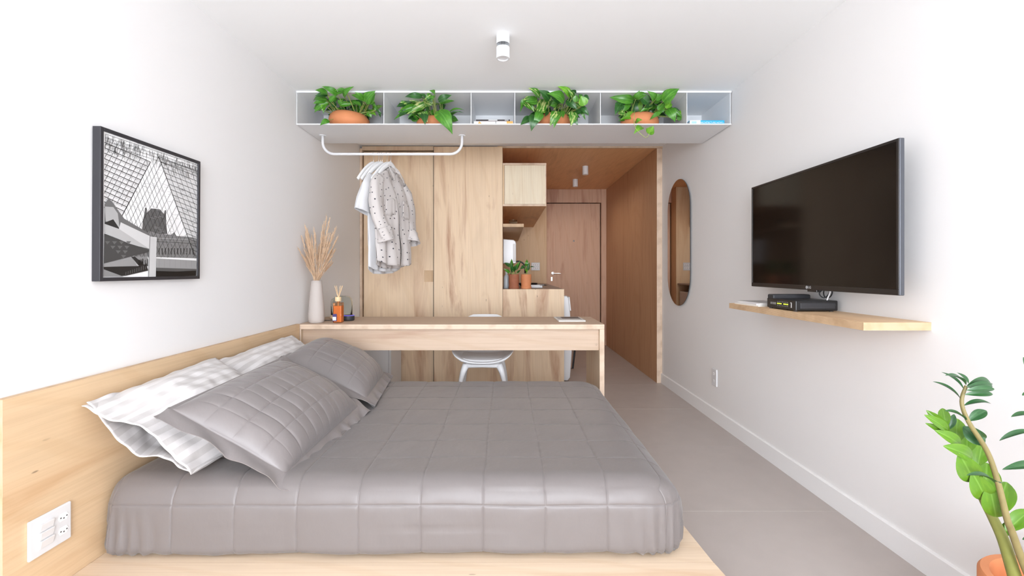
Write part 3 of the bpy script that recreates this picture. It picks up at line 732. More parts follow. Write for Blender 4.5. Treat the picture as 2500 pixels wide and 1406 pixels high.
# cables
def loop(pts, r, nm, m, lab):
    c = []
    for i in range(len(pts) - 1):
        p0 = Vector(pts[max(i - 1, 0)]); p1 = Vector(pts[i]); p2 = Vector(pts[i + 1]); p3 = Vector(pts[min(i + 2, len(pts) - 1)])
        for k in range(6):
            t = k / 6
            c.append(.5 * ((2 * p1) + (p2 - p0) * t + (2 * p0 - 5 * p1 + 4 * p2 - p3) * t * t + (3 * p1 - p0 - 3 * p2 + p3) * t ** 3))
    c.append(Vector(pts[-1]))
    return tag(MB().tube(c, r, 7).build(nm, m, smooth=True), lab, 'cable')
CY_ = 2.075
loop([P(2012, 704, CY_), P(2001, 714, CY_), P(2003, 722, CY_), P(2012, 727, CY_ - .01), P(2022, 720, CY_ - .012), P(2026, 708, CY_), P(2019, 703, CY_ + .01), P(2011, 712, CY_ + .01), P(2014, 725, CY_), P(2026, 725, CY_ - .01), P(2032, 714, CY_), P(2030, 704, CY_)], .0026, 'power_cable', 'black_plastic', 'black coiled cable hanging below the television')
loop([P(2026, 704, 2.06), P(2026, 714, 2.06), P(2021, 727, 2.06), P(2019, 733, 2.06)], .003, 'antenna_cable', 'white_plastic', 'white cable running from the television to the modem')

# ================================================================== framed photograph on the left wall
fy0, fy1, fz0, fz1, fX0, fX1 = 1.545, 2.05, 1.054, 1.582, XL, -1.380
pc = thing('framed_photograph', (XL, 1.80, fz0), 'black framed black-and-white photograph of a glass roof on the left wall', 'picture')
fw = .013
fm = MB()
fm.box(fX0 + .001, fX1, fy0, fy0 + fw, fz0, fz1); fm.box(fX0 + .001, fX1, fy1 - fw, fy1, fz0, fz1)
fm.box(fX0 + .001, fX1, fy0 + fw, fy1 - fw, fz0, fz0 + fw); fm.box(fX0 + .001, fX1, fy0 + fw, fy1 - fw, fz1 - fw, fz1)
fm.build('frame', 'frame_black', parent=pc, bevel=.0012)
XP = fX1 - .006
cm, nt, b = _new('photo_print')
va = N(nt, 'ShaderNodeVertexColor'); va.layer_name = 'tone'; L(nt, va.outputs['Color'], b.inputs['Base Color']); b.inputs['Roughness'].default_value = .45
class Print:
    def __init__(s): s.q = []; s.k = 0
    def w(s, c, d):                       # crop pixel -> point on the print
        u = 180 + c / 3.194; v = 280 + d / 3.194
        Y = -XP * F / (CX - u); z = CH + (CY - v) * Y / F
        return (min(max(Y, fy0 + fw - .001), fy1 - fw + .001), min(max(z, fz0 + fw - .001), fz1 - fw + .001))
    def poly(s, pts, tone, raw=False):
        pp = [p if raw else s.w(*p) for p in pts]
        s.k += 1; s.q.append(([(XP + .000004 * s.k, y, z) for y, z in pp], tone))
    def line(s, a, b, tone, wd=.0011):
        a = s.w(*a); b = s.w(*b); d = Vector((b[0] - a[0], b[1] - a[1]))
        if d.length < .004: return
        n = Vector((-d.y, d.x)).normalized() * wd / 2
        s.poly([(a[0] - n.x, a[1] - n.y), (b[0] - n.x, b[1] - n.y), (b[0] + n.x, b[1] + n.y), (a[0] + n.x, a[1] + n.y)], tone, True)
pp = Print(); rnd = random.Random(3)
pp.poly([(fy0 + fw - .001, fz0 + fw - .001), (fy1 - fw + .001, fz0 + fw - .001), (fy1 - fw + .001, fz1 - fw + .001), (fy0 + fw - .001, fz1 - fw + .001)], .97, True)
pp.poly([(232, 150), (590, 370), (375, 790), (232, 730)], .87)
pp.poly([(660, 340), (970, 430), (965, 1140), (930, 1060)], .82)
def L2(a, b, t): return (lerp(a[0], b[0], t), lerp(a[1], b[1], t))
# buildings beyond the glass
pp.poly([(535, 830), (548, 770), (552, 725), (565, 725), (568, 765), (600, 730), (672, 738), (700, 775), (706, 745), (716, 745), (718, 840), (728, 930), (530, 930)], .30)
pp.poly([(560, 930), (590, 905), (640, 925), (760, 935), (780, 915), (800, 945), (880, 950), (962, 965), (955, 1120), (470, 1105)], .42)
for k in range(12): pp.poly([(660 + k * 24, 1040), (670 + k * 24, 1040), (670 + k * 24, 1090), (660 + k * 24, 1090)], .24)
pp.line((560, 985), (955, 1005), .25, .002); pp.line((600, 960), (955, 975), .6, .002)
# left roof plane
dl0, dl1 = (592, 368), (372, 788)
for k in range(13):
    t = k / 12; pp.line((232, 215 + 505 * t), L2(dl0, dl1, t), .06, .0026); pp.line((232, 228 + 505 * t), L2(dl0, dl1, min(1, t + .022)), .25, .0008)
for k in range(11):
    t = k / 10; a = L2((232, 160), dl0, t); b_ = L2((232, 720 - 260 * (1 - t)), dl1, t)
    pp.line(a, (a[0] - 190, a[1] + 370) if a[0] > 430 else (232, a[1] + (a[0] - 232) * 1.95), .12, .0016)
for k in range(150):
    x = rnd.uniform(235, 560); y = rnd.uniform(200, 740)
    if y > 368 and x > 592 - (y - 368) * .52: continue
    a = rnd.uniform(0, 6.28); pp.line((x, y), (max(233, x + 34 * math.cos(a)), y + 34 * math.sin(a)), rnd.uniform(.2, .5), .0007)
pp.line(dl0, dl1, .05, .0028)
# right roof plane
dr0, dr1 = (655, 325), (938, 1095)
for k in range(19):
    t = k / 18; a = L2(dr0, dr1, t); pp.line(a, (968, a[1] + (968 - a[0]) * .30 + 30 * (1 - t)), .12, .0018)
for k in range(1, 9):
    x = 655 + k * 40; pp.line((x, 330 + (x - 655) * .24), (968, 330 + (x - 655) * .24 + (968 - x) * 2.6), .15, .0015)
for k in range(120):
    t = rnd.random(); a = L2(dr0, dr1, t); x = rnd.uniform(a[0] + 5, 962); y = a[1] + rnd.uniform(0, 30)
    q = rnd.uniform(0, 6.28); pp.line((x, y), (min(966, x + 30 * math.cos(q)), y + 30 * math.sin(q)), rnd.uniform(.15, .4), .0007)
pp.line(dr0, dr1, .04, .003)
# central glass, rhombic lattice
apx = (622, 330)
for k in range(15):
    t = k / 14; a = L2(dr0, dr1, t); e = min(1.0, (1115 - a[1]) / 460); pp.line(a, (a[0] - 262 * e * .95, a[1] + 460 * e), .13, .0013)
for k in range(14):
    t = k / 13; a = L2((600, 350), (372, 788), t); e = min(1., (1110 - a[1]) / 780); pp.line(a, (a[0] + 290 * e, a[1] + 780 * e), .13, .0013)
for k in range(60):
    y = rnd.uniform(420, 1080); x = rnd.uniform(lerp(600, 390, (y - 350) / 440) if y < 790 else 560, lerp(655, 930, (y - 325) / 770))
    pp.line((x, y), (x + 34, y + 8), .55, .0007)
# trusses along the top
for k in range(230):
    x = rnd.uniform(235, 965); y0 = 145 + (x - 235) * .335; y = y0 + rnd.random() ** 1.5 * 110
    a = rnd.uniform(1.1, 2.0); pp.line((x, y), (x + 30 * math.cos(a), y + 42 * math.sin(a)), rnd.uniform(.05, .4), rnd.uniform(.0006, .0016))
for k in range(4): pp.line((235, 150 + 26 * k), (965, 395 + 22 * k), .12, .0012)
# concrete
pp.poly([(232, 700), (262, 650), (300, 690), (330, 735), (385, 810), (580, 925), (580, 950), (232, 920)], .34)
pp.poly([(232, 715), (300, 720), (335, 770), (350, 890), (240, 830)], .62); pp.poly([(232, 840), (300, 815), (350, 890), (232, 905)], .12)
pp.poly([(232, 850), (345, 890), (358, 838), (585, 945), (582, 1045), (430, 1010), (232, 915)], .66)
pp.poly([(345, 890), (358, 838), (585, 945), (582, 1045)], .78)
pp.poly([(230, 925), (430, 1005), (582, 1052), (578, 1070), (228, 1160)], .20)
for k in range(4):
    for j in range(4 - k):
        x = 236 + k * 55 + j * 42; y = 985 + j * 36; pp.poly([(x, y), (x + 40, y + 2), (x + 18, y + 26)], .32)
pp.poly([(228, 1160), (440, 1108), (492, 1180), (226, 1186)], .50); pp.poly([(226, 1186), (492, 1180), (560, 1165), (575, 1215), (400, 1255), (226, 1262)], .09)
pp.poly([(226, 1205), (385, 1262), (226, 1262)], .45); pp.poly([(440, 1105), (470, 1105), (545, 1170), (500, 1176)], .12); pp.poly([(470, 1105), (570, 1110), (572, 1165), (548, 1168)], .45)
for k in range(10): pp.line((400 + k * 17, 1250 - k * 5), (402 + k * 17, 1225 - k * 6), .5, .001)
for k in range(16):
    x = rnd.uniform(500, 572); pp.line((x, 1120 + rnd.uniform(0, 40)), (x, 1150 + rnd.uniform(0, 40)), .05, .003)
pp.poly([(638, 1120), (955, 1138), (952, 1202), (636, 1192)], .52); pp.poly([(636, 1192), (952, 1202), (950, 1256), (634, 1264)], .03); pp.poly([(636, 1192), (952, 1202), (952, 1215), (800, 1222), (636, 1218)], .25)
pp.poly([(584, 948), (640, 955), (634, 1264), (574, 1264)], .74); pp.poly([(584, 948), (590, 949), (582, 1264), (574, 1264)], .5)
for k in range(7): pp.line((660 + k * 42, 1124 + 2 * k), (660 + k * 42, 1192), .40, .001)
mb = MB(); tones = []
for pts_, tn in pp.q: mb.quad(pts_); tones.append(.95 * tn ** 1.7)
po = mb.build('print', 'photo_print', parent=pc)
ca = po.data.color_attributes.new('tone', 'FLOAT_COLOR', 'CORNER')
for pg in po.data.polygons:
    tn = tones[pg.index]
    for li in pg.loop_indices: ca.data[li].color = (tn, tn, tn, 1)
MB().box(XL + .002, XP - .002, fy0 + fw, fy1 - fw, fz0 + fw, fz1 - fw).build('backing_board', 'black_soft', parent=pc)
pc.rotation_euler[1] = math.radians(.35)

# ================================================================== bedspread over the mattress
def bedspread():
    lo = Vector((-1.378, 1.532, .121)); hi = Vector((.612, 2.985, .376))
    rl_, rr_, rf, rb, rt, rbm = .07, .15, .085, .07, .10, .03
    xs_ = [-1.34 + .2103 * k for k in range(10)]; ys_ = [1.735, 1.909, 2.111, 2.327, 2.553, 2.80]; zs_ = [.300]
    def lines(a, b, st, seams):
        n = int((b - a) / st); out = [lerp(a, b, i / n) for i in range(n + 1)]
        for q in seams:
            if a + .01 < q < b - .01:
                out = [v for v in out if abs(v - q) > .0105 or v in (a, b)] + [q - .008, q - .0042, q - .0018, q, q + .0018, q + .0042, q + .008]
        return sorted(out)
    X = lines(lo.x, hi.x, .0125, xs_); Y = lines(lo.y, hi.y, .0125, ys_); Z = lines(lo.z, hi.z, .011, zs_)
    nx, ny, nz = len(X) - 1, len(Y) - 1, len(Z) - 1
    NV = noise.noise
    def shape(p, face):
        q = Vector((min(max(p.x, lo.x + rl_), hi.x - rr_), min(max(p.y, lo.y + rf), hi.y - rb), min(max(p.z, lo.z + rbm), hi.z - rt)))
        r = Vector((rl_ if p.x < q.x else rr_, rf if p.y < q.y else rb, rbm if p.z < q.z else rt))
        d = Vector(((p.x - q.x) / r.x, (p.y - q.y) / r.y, (p.z - q.z) / r.z))
        n = d.normalized() if d.length > 1e-6 else Vector((0, 0, 1))
        w = Vector((q.x + n.x * r.x, q.y + n.y * r.y, q.z + n.z * r.z))
        nn = Vector((n.x / r.x, n.y / r.y, n.z / r.z)).normalized()
        dx = min(abs(p.x - a) for a in xs_)
        if face == 'top': dy = min(abs(p.y - a) for a in ys_)
        elif face == 'front': dy = min(abs(p.z - a) for a in zs_)
        elif face == 'right': dy = min(abs(p.y - a) for a in ys_); dx = abs(p.z - .30)
        else: dy = .1
        dome = (1 - math.exp(-dx / .05)) * (1 - math.exp(-dy / .05))
        h = .0030 * (1 - math.exp(-dx / .0025)) * (1 - math.exp(-dy / .0025)) + .0036 * dome
        near = math.exp(-(min(dx, dy) / .02))
        h += .0016 * near * NV(Vector((p.x * 70, p.y * 70, p.z * 70)))
        h += .0040 * NV(Vector((p.x * 3.3 + 3, p.y * 3.6, p.z * 5))) + .0012 * NV(Vector((p.x * 14 + 3, p.y * 14, p.z * 14)))
        down = max(0, (hi.z - .04 - w.z) / .22)
        if face in ('front', 'right', 'left'):
            h += .003 * down * NV(Vector((p.x * 9, p.y * 9, p.z * 5)))
            h += .0022 * down * NV(Vector((p.x * 26, p.y * 26, p.z * 9)))
            h += -.0030 * math.exp(-((p.z - .222 - .006 * NV(Vector((p.x * 4, 1, 2)))) / .006) ** 2) * max(0, .35 + NV(Vector((p.x * 2.3, 9, 1))))
        for cxx, sg in ((hi.x, 1), (lo.x, -1)):
            dd = math.hypot((w.x - cxx), (w.y - lo.y))
            k = math.exp(-(dd / .17) ** 2) * sm(.0, .8, down)
            ang = math.atan2(w.y - lo.y - .10, (w.x - cxx) + sg * .10)
            h += .011 * k * math.sin(ang * 17 + 1.8 * NV(Vector((w.x * 8, w.y * 8, w.z * 9))))
        w = w + nn * h
        lat = .0045
        w.x += lat * NV(Vector((p.x * 5, p.y * 5, p.z * 5 + 20))) * (abs(nn.x) < .5)
        w.y += lat * NV(Vector((p.x * 5, p.y * 5, p.z * 5 + 40))) * (abs(nn.y) < .5)
        w.z += lat * NV(Vector((p.x * 4, p.y * 5, p.z * 5 + 60))) * (face != 'top')
        if p.z < lo.z + .05 and face in ('front', 'right'): w.z += .008 * (NV(Vector((p.x * 3.3, p.y * 3, 2))) + .2) * (lo.z + .05 - p.z) / .05
        w.x = max(w.x, -1.383); w.z = max(w.z, .119)
        return w
    m = MB(); idx = {}
    def vid(i, j, k, face):
        key = (i, j, k)
        if key not in idx:
            idx[key] = len(m.v); m.v.append(tuple(shape(Vector((X[i], Y[j], Z[k])), face)))
        return idx[key]
    def face(fn, a, b, nm):
        for i in range(a):
            for j in range(b):
                m.f.append(tuple(vid(*fn(i + di, j + dj), nm) for di, dj in ((0, 0), (1, 0), (1, 1), (0, 1)))); m.m.append(0)
    face(lambda i, j: (i, j, nz), nx, ny, 'top')
    face(lambda i, j: (i, 0, j), nx, nz, 'front')
    face(lambda i, j: (nx, i, j), ny, nz, 'right')
    face(lambda i, j: (0, ny - i, j), ny, nz, 'left')
    face(lambda i, j: (nx - i, ny, j), nx, nz, 'far')
    face(lambda i, j: (i, ny - j, 0), nx, ny, 'bottom')
    o = m.build('bedspread', 'satin_grey', smooth=True)
    return tag(o, 'grey satin quilted bedspread pulled over the mattress', 'bedspread')
bedspread()

# ================================================================== pillows
def sham(A, B, C, D, thick, under, name, label, seed, sagB=0):
    """quilted pillow sham: A-D upper edge, B-C lower edge, flat flange all round"""
    A, B, C, D = map(Vector, (A, B, C, D)); ns, nt_ = 130, 92; fs, ft = .068, .10
    nrm = (D - A).cross(B - A); nrm.normalize()
    if nrm.x + nrm.z < 0: nrm = -nrm
    def base(s, t):
        return (A * (1 - t) + B * t) * (1 - s) + (D * (1 - t) + C * t) * s
    def g(x, f, lo_=1.0):
        y = (x - f * lo_) / (1 - f - f * lo_)
        if y <= 0 or y >= 1: return 0.
        return (1 - abs(2 * y - 1) ** 2.5) ** .62
    Ls, Lt = (D - A).length, (B - A).length
    seam_s = [fs + (1 - 2 * fs) * k / 6 for k in range(7)]; seam_t = [ft * .35 + (1 - 1.35 * ft) * k / 4 for k in range(5)]
    seam_d = [fs + (1 - 2 * fs) * (k + .5) / 6 for k in range(6)]
    def lines(n, seams, f):
        out = [i / n for i in range(n + 1)]
        for q in seams:
            if .01 < q < .99:
                e = f; out = [v for v in out if abs(v - q) > e * 2.2 or v in (0., 1.)] + [q - e * 1.8, q - e * .8, q - e * .3, q, q + e * .3, q + e * .8, q + e * 1.8]
        return sorted(out)
    GS = lines(96, seam_s + seam_d, .0055); GT = lines(64, seam_t, .009)
    def pt(s, t, side):
        p = base(s, t); b = g(s, fs) * g(t, ft, .35)
        e = min(s, 1 - s) / fs; e2 = min(t / .35, 1 - t) / ft
        out = min(1.3, max(0, 1 - e) + max(0, 1 - e2))
        low = sm(.25, .9, t) if e >= 1 else .8
        if side > 0:
            ds = min(abs(s - a) for a in seam_s) * Ls; dt = min(abs(t - a) for a in seam_t) * Lt
            dm = min(abs(s - a) for a in seam_d) * Ls
            sh_ = lambda d, w: 1 - math.exp(-d / w)
            h = thick * b
            if b > 0:
                h += (.0038 * sh_(ds, .003) * sh_(dt, .004) * (.5 + .5 * sh_(dm, .003)) + .0065 * sh_(ds, .03) * (.4 + .6 * sh_(dt, .04)) * (.7 + .3 * sh_(dm, .02))) * min(1, b * 2)
                h += .0022 * math.exp(-dt / .03) * noise.noise(Vector((s * 60, t * 9, seed)))
            h += .006 * noise.noise(Vector((s * 4 + seed, t * 4, 0))) * (.3 + b)
        else:
            h = -under * b
        h += out * .010 * low * math.sin((s * Ls + .5 * t * Lt) * 55 + seed * 3 + 3 * noise.noise(Vector((s * 5, t * 4, seed))))
        p = p + nrm * h
        p.z -= .010 * out * (1 if t > .5 else .5)
        return p
    m = MB()
    m.grid([[pt(i, j, 1) for i in GS] for j in GT])
    m.grid([[pt(1 - i / (ns // 2), j / (nt_ // 2), -1) - nrm * .003 for i in range(ns // 2 + 1)] for j in range(nt_ // 2 + 1)])
    # closing edge
    def rim(path):
        m.grid([[pt(s, t, 1) for s, t in path], [pt(s, t, -1) - nrm * .003 for s, t in path]])
    q = 60
    rim([(i / q, 0) for i in range(q + 1)]); rim([(1, i / q) for i in range(q + 1)]); rim([(1 - i / q, 1) for i in range(q + 1)]); rim([(0, 1 - i / q) for i in range(q + 1)])
    o = m.build(name, 'sham_grey', smooth=True)
    return tag(o, label, 'pillow', 'grey quilted pillows on the bed')
sham((-1.157, 1.50, .625), (-.735, 1.548, .352), (-.686, 2.31, .398), (-1.112, 2.265, .668), .105, .03, 'quilted_pillow', 'grey satin quilted pillow at the near end of the bed', 1.3)
sham((-1.17, 2.335, .645), (-.676, 2.335, .402), (-.755, 3.028, .398), (-1.262, 3.005, .640), .115, .03, 'quilted_pillow', 'grey satin quilted pillow at the far end against the desk', 4.1)

def white_pillow(A, B, C, D, thick, under, label, seed, openend):
    """A-D upper edge at the headboard, B-C lower edge; the near end is an open pillowcase mouth"""
    A, B, C, D = map(Vector, (A, B, C, D)); ns, nt_ = 70, 54
    nrm = (D - A).cross(B - A); nrm.normalize()
    if nrm.x + nrm.z < 0: nrm = -nrm
    Ls, Lt = (D - A).length, (B - A).length
    def base(s, t): return (A * (1 - t) + B * t) * (1 - s) + (D * (1 - t) + C * t) * s
    def pt(s, t, side):
        p = base(s, t)
        e = (1 - abs(2 * t - 1) ** 2.3) ** .75
        far = (1 - max(0, 2 * s - 1) ** 2.6) ** .7
        near = 1.0 if openend else (1 - max(0, 1 - 2 * s) ** 2.6) ** .7
        if openend: near = lerp(.42, 1.0, sm(0, .35, s))
        h = e * far * near
        if side > 0:
            p = p + nrm * (thick * h)
        else:
            p = p - nrm * (under * h * (1.25 if openend else 1))
        p += nrm * (.014 * noise.noise(Vector((s * 4 + seed, t * 4, side))) + .010 * noise.noise(Vector((s * 11 + seed, t * 9, 3 + side))))
        if openend and s < .2:
            k = (1 - s / .2)
            ysh = -.05 * k * (1 if side > 0 else .3) * (.4 + .6 * math.sin(math.pi * t))
            p.y += ysh * .6
            p += nrm * (k * .018 * math.sin(t * 9 + seed + side))
            if side < 0: p.x += .03 * k * math.sin(math.pi * t); p.z -= .02 * k * math.sin(math.pi * t)
        return p
    m = MB()
    for side in (1, -1):
        rows = [[pt(i / ns, j / nt_, side) for i in range(ns + 1)] for j in range(nt_ + 1)]
        uv = [[(i / ns * Ls, j / nt_ * Lt * 1.25) for i in range(ns + 1)] for j in range(nt_ + 1)]
        m.grid(rows, uv=uv)
    o = m.build('white_pillow', 'cotton_white', smooth=True, solid=.0022)
    return tag(o, label, 'pillow', 'white striped pillows along the headboard')
white_pillow((-1.362, 1.47, .655), (-1.06, 1.55, .408), (-1.00, 2.14, .405), (-1.355, 2.12, .685), .10, .055, 'white striped pillow with an open case at the near end of the headboard', 2.0, True)
white_pillow((-1.357, 2.12, .665), (-1.03, 2.15, .42), (-1.03, 2.86, .42), (-1.350, 2.86, .685), .075, .045, 'white striped pillow further along the headboard towards the desk', 5.5, False)

# ================================================================== leaves
def leaf_mesh(name, m, arch=.18, fold=.10, heart=True):
    prof = ([(0, .10), (.03, .26), (.10, .40), (.22, .485), (.36, .50), (.52, .44), (.68, .32), (.82, .18), (.93, .07), (1.0, .004)] if heart else
            [(0, .03), (.08, .17), (.20, .33), (.35, .45), (.50, .50), (.65, .48), (.78, .39), (.88, .26), (.95, .14), (1.0, .01)])
    v = []; f = []
    if not heart:
        pr2 = []
        for k in range(len(prof) - 1):
            for q in (0, .5): pr2.append((lerp(prof[k][0], prof[k + 1][0], q), lerp(prof[k][1], prof[k + 1][1], q) + (.012 if q else 0)))
        prof = pr2 + [prof[-1]]
    for t, w in prof:
        zc = arch * (1 - (2 * t - .8) ** 2) - arch * .36
        back = -.07 * max(0, 1 - t / .12) if heart else 0
        for a in (-1, -.5, 0, .5, 1):
            v.append((a * w, t + (back if abs(a) > .4 else 0), zc + fold * abs(a) * w * 2 - (.06 * (a * a) * w)))
    for i in range(len(prof) - 1):
        for j in range(4): f.append((i * 5 + j, i * 5 + j + 1, i * 5 + j + 6, i * 5 + j + 5))
    me = bpy.data.meshes.new(name); me.from_pydata(v, [], f); me.materials.append(MAT[m])
    me.polygons.foreach_set('use_smooth', [True] * len(me.polygons)); me.update(); return me
LM = {k: [leaf_mesh('leaf_' + k, m, ar, fo) for ar, fo in ((.15, .10), (.28, .05), (.05, .16))] for k, m in
      (('g', 'leaf_green'), ('d', 'leaf_dark'), ('b', 'leaf_bright'), ('v', 'leaf_varieg'))}
ZZD = leaf_mesh('leaf_zz_dark', 'leaf_zz', .10, .10, False); ZZL = leaf_mesh('leaf_zz_pale', 'leaf_zz_light', .10, .10, False)
CAM = Vector((0, 0, CH))
def put_leaf(me, base, tip, width, parent, rnd, face=None, tilt=.5):
    d = tip - base; Ln = d.length; d.normalize()
    n = (CAM - base).normalized() + Vector((0, 0, .45)) + Vector((rnd.uniform(-1, 1), rnd.uniform(-1, 1), rnd.uniform(-1, 1))) * tilt if face is None else Vector(face)
    n = n - d * n.dot(d)
    if n.length < 1e-4: n = d.orthogonal()
    n.normalize(); x = d.cross(n); x.normalize()
    M = Matrix((x, d, n)).transposed().to_4x4() @ Matrix.Diagonal((width, Ln, Ln, 1))
    M.translation = base - Vector(parent['_w'])
    o = bpy.data.objects.new('leaf', me); COL.objects.link(o); o.parent = parent; o.matrix_local = M
    return o
def petiole(a, b, r, parent, m, sag=.02, n=6):
    mid = (a + b) / 2 + Vector((0, 0, sag))
    mb = MB(); mb.tube(bez(a, mid, b, n), r, 5, cap=False); return mb.build('stem', m, parent=parent, smooth=True)

def pothos(label, region, scale, pot, leaves, seed, tilt=0, vine=None):
    """pot = (left px, right px, rim px y, pot centre depth)"""
    rnd = random.Random(seed); ox, oy = region
    zb = ZB + .0042; pu0, pu1, pv, py = pot
    r = (pu1 - pu0) / 2 * py / F * .985; px = ((pu0 + pu1) / 2 - CX) * py / F
    hgt = CH + (CY - pv) * (py - r * .80) / F - zb - abs(math.sin(math.radians(tilt))) * r * .62
    t = thing('potted_pothos', (px, py, zb), label, 'potted plant', 'pothos plants on the metal shelf')
    Mt = Matrix.Rotation(math.radians(tilt), 3, 'Y')
    k = hgt / .13
    prof = [(.0, .0), (r * .62, .0), (r * .86, .022 * k), (r * .985, .055 * k), (r, .075 * k), (r * .965, .100 * k), (r * .86, .122 * k), (r * .79, .130 * k), (r * .73, .128 * k), (r * .74, .118 * k), (r * .78, .10 * k), (0, .098 * k)]
    dz = abs(math.sin(math.radians(tilt))) * r * .62
    MB().lathe(prof, M=Mt, c=(px, py, zb + dz), n=44, close=False).build('pot', 'terracotta', parent=t, smooth=True, flat_angle=50)
    MB().lathe([(0, .112 * k), (r * .74, .110 * k)], M=Mt, c=(px, py, zb + dz), n=30, close=False).build('soil', 'soil', parent=t)
    rim = zb + dz + .118 * k
    extra = []
    for (bx, by, tx, ty, w, kind) in leaves:
        if rnd.random() < .6 and by < 900:
            j = lambda q: rnd.uniform(-q, q) * scale / 11
            extra.append((bx + j(60), by + j(30) + 30, tx + j(110), max(ty, 330) + j(50) + 60, w * rnd.uniform(.7, 1), rnd.choice('dgg' if kind != 'v' else 'dgv')))
    for (bx, by, tx, ty, w, kind) in leaves + extra:
        bu, bv, tu, tv_ = ox + bx / scale, oy + by / scale, ox + tx / scale, oy + ty / scale
        wpx = w / scale; lpx = math.hypot(tu - bu, tv_ - bv)
        Yb = rnd.uniform(py - .17, py - .02); Yt = Yb + rnd.uniform(-.03, .02)
        hi_v = min(bv, tv_)
        if hi_v < 236: Yb = min(Yb, 3.035); Yt = 2.965 if tv_ < 228 else min(Yt, 3.02)
        if bv < 228: Yb = min(Yb, 2.99)
        if max(bv, tv_) > 296: Yt = min(Yt, 3.028); Yb = min(Yb, 3.06)
        Lw = max(lpx, wpx / .82); dep = math.sqrt(max(0, Lw ** 2 - lpx ** 2)) * Yb / F
        Yt = max(Yt - min(dep, .05), 2.93)
        if Yb < 3.06: Yb = min(Yb, Yt + .05 + dep)
        b = P(bu, bv, Yb); e = P(tu, tv_, Yt)
        for q in (b, e):
            if q.z > ZC - .006: q.z = ZC - .006
        put_leaf(rnd.choice(LM[kind]), b, b + (e - b) * 1.14, wpx * Yb / F * 1.5, t, rnd, tilt=.25)
        aa = rnd.uniform(0, 6.28); ro = Vector((px + max(-r * .62, min(r * .62, (b.x - px) * .75 + rnd.uniform(-.02, .02))), py + rnd.uniform(-.06, .05), rim))
        petiole(ro, b, .0021, t, 'stem_green', sag=rnd.uniform(.0, .03))
    for q in range(40):        # inner foliage behind
        a = rnd.uniform(0, 6.28); rr = rnd.uniform(.03, r * 1.05)
        b = Vector((px + rr * math.cos(a), min(py + .10, py + .55 * rr * math.sin(a) + .03), rim + rnd.uniform(.012, .065)))
        e = b + Vector((math.cos(a) * .06 + rnd.uniform(-.02, .02), rnd.uniform(-.06, .02), rnd.uniform(-.025, .035)))
        e.z = min(e.z, ZC - .03)
        put_leaf(rnd.choice(LM['d' if q % 2 else 'g']), b, e, rnd.uniform(.045, .065), t, rnd, tilt=.5)
        petiole(Vector((px + (b.x - px) * .5, py, rim - .005)), b, .0018, t, 'stem_green', sag=.005)
    if vine:
        mb = MB(); mb.tube([P(ox + a / scale, oy + b / scale, Y) for a, b, Y in vine], .0019, 6); mb.build('vine', 'stem_green', parent=t, smooth=True)
    return t
G, D_, B_, V_ = 'g', 'd', 'b', 'v'
pothos('green pothos in a tilted terracotta bowl, leftmost on the metal shelf', (750, 200), 11.715, (803, 901, 267.5, 3.24), [
    (560, 330, 270, 240, 130, G), (850, 345, 490, 140, 120, G), (1080, 245, 840, 240, 85, G), (1060, 410, 1240, 160, 120, G), (540, 510, 155, 520, 130, G), (640, 565, 205, 740, 140, G),
    (560, 330, 390, 350, 70, G), (660, 560, 830, 390, 110, G), (920, 530, 1090, 430, 130, G), (1110, 530, 1300, 570, 140, D_), (1400, 630, 1230, 460, 170, G), (1560, 660, 1420, 480, 120, D_),
    (1600, 480, 1400, 310, 100, G), (1690, 570, 1890, 290, 210, G), (1850, 440, 1600, 330, 120, D_), (1830, 560, 1920, 700, 90, B_), (1960, 770, 2140, 690, 90, V_), (1950, 770, 1880, 690, 60, B_), (1980, 800, 2120, 900, 50, D_),
    (1790, 840, 1940, 930, 110, B_), (610, 1110, 400, 1200, 110, G), (490, 640, 440, 800, 100, B_), (370, 750, 270, 730, 60, B_), (620, 590, 420, 560, 110, G), (800, 700, 690, 580, 110, D_), (1000, 650, 1190, 600, 110, D_), (900, 620, 1000, 520, 90, G)], 11, 4)
pothos('variegated pothos with one big drooping leaf, second from the left on the metal shelf', (960, 210), 12.78, (1016, 1106, 281, 3.27), [
    (880, 330, 420, 310, 130, D_), (900, 440, 530, 350, 150, G), (840, 500, 540, 450, 120, V_), (700, 610, 200, 780, 180, V_), (520, 440, 250, 510, 160, V_), (500, 740, 200, 890, 110, D_), (1050, 570, 500, 830, 170, V_),
    (860, 740, 600, 910, 110, D_), (1210, 550, 960, 420, 180, V_), (1180, 280, 1020, 380, 120, V_), (1300, 280, 1190, 150, 130, G), (1340, 340, 1240, 570, 210, V_), (1480, 520, 1920, 350, 120, G), (1430, 450, 1760, 290, 140, D_),
    (1480, 720, 1610, 580, 130, D_), (1790, 790, 2140, 710, 45, G), (1440, 810, 1710, 1250, 330, B_), (1770, 930, 1890, 990, 80, D_), (880, 830, 1030, 1020, 210, V_), (1000, 340, 870, 250, 80, D_), (1100, 760, 1000, 680, 120, D_)], 23)
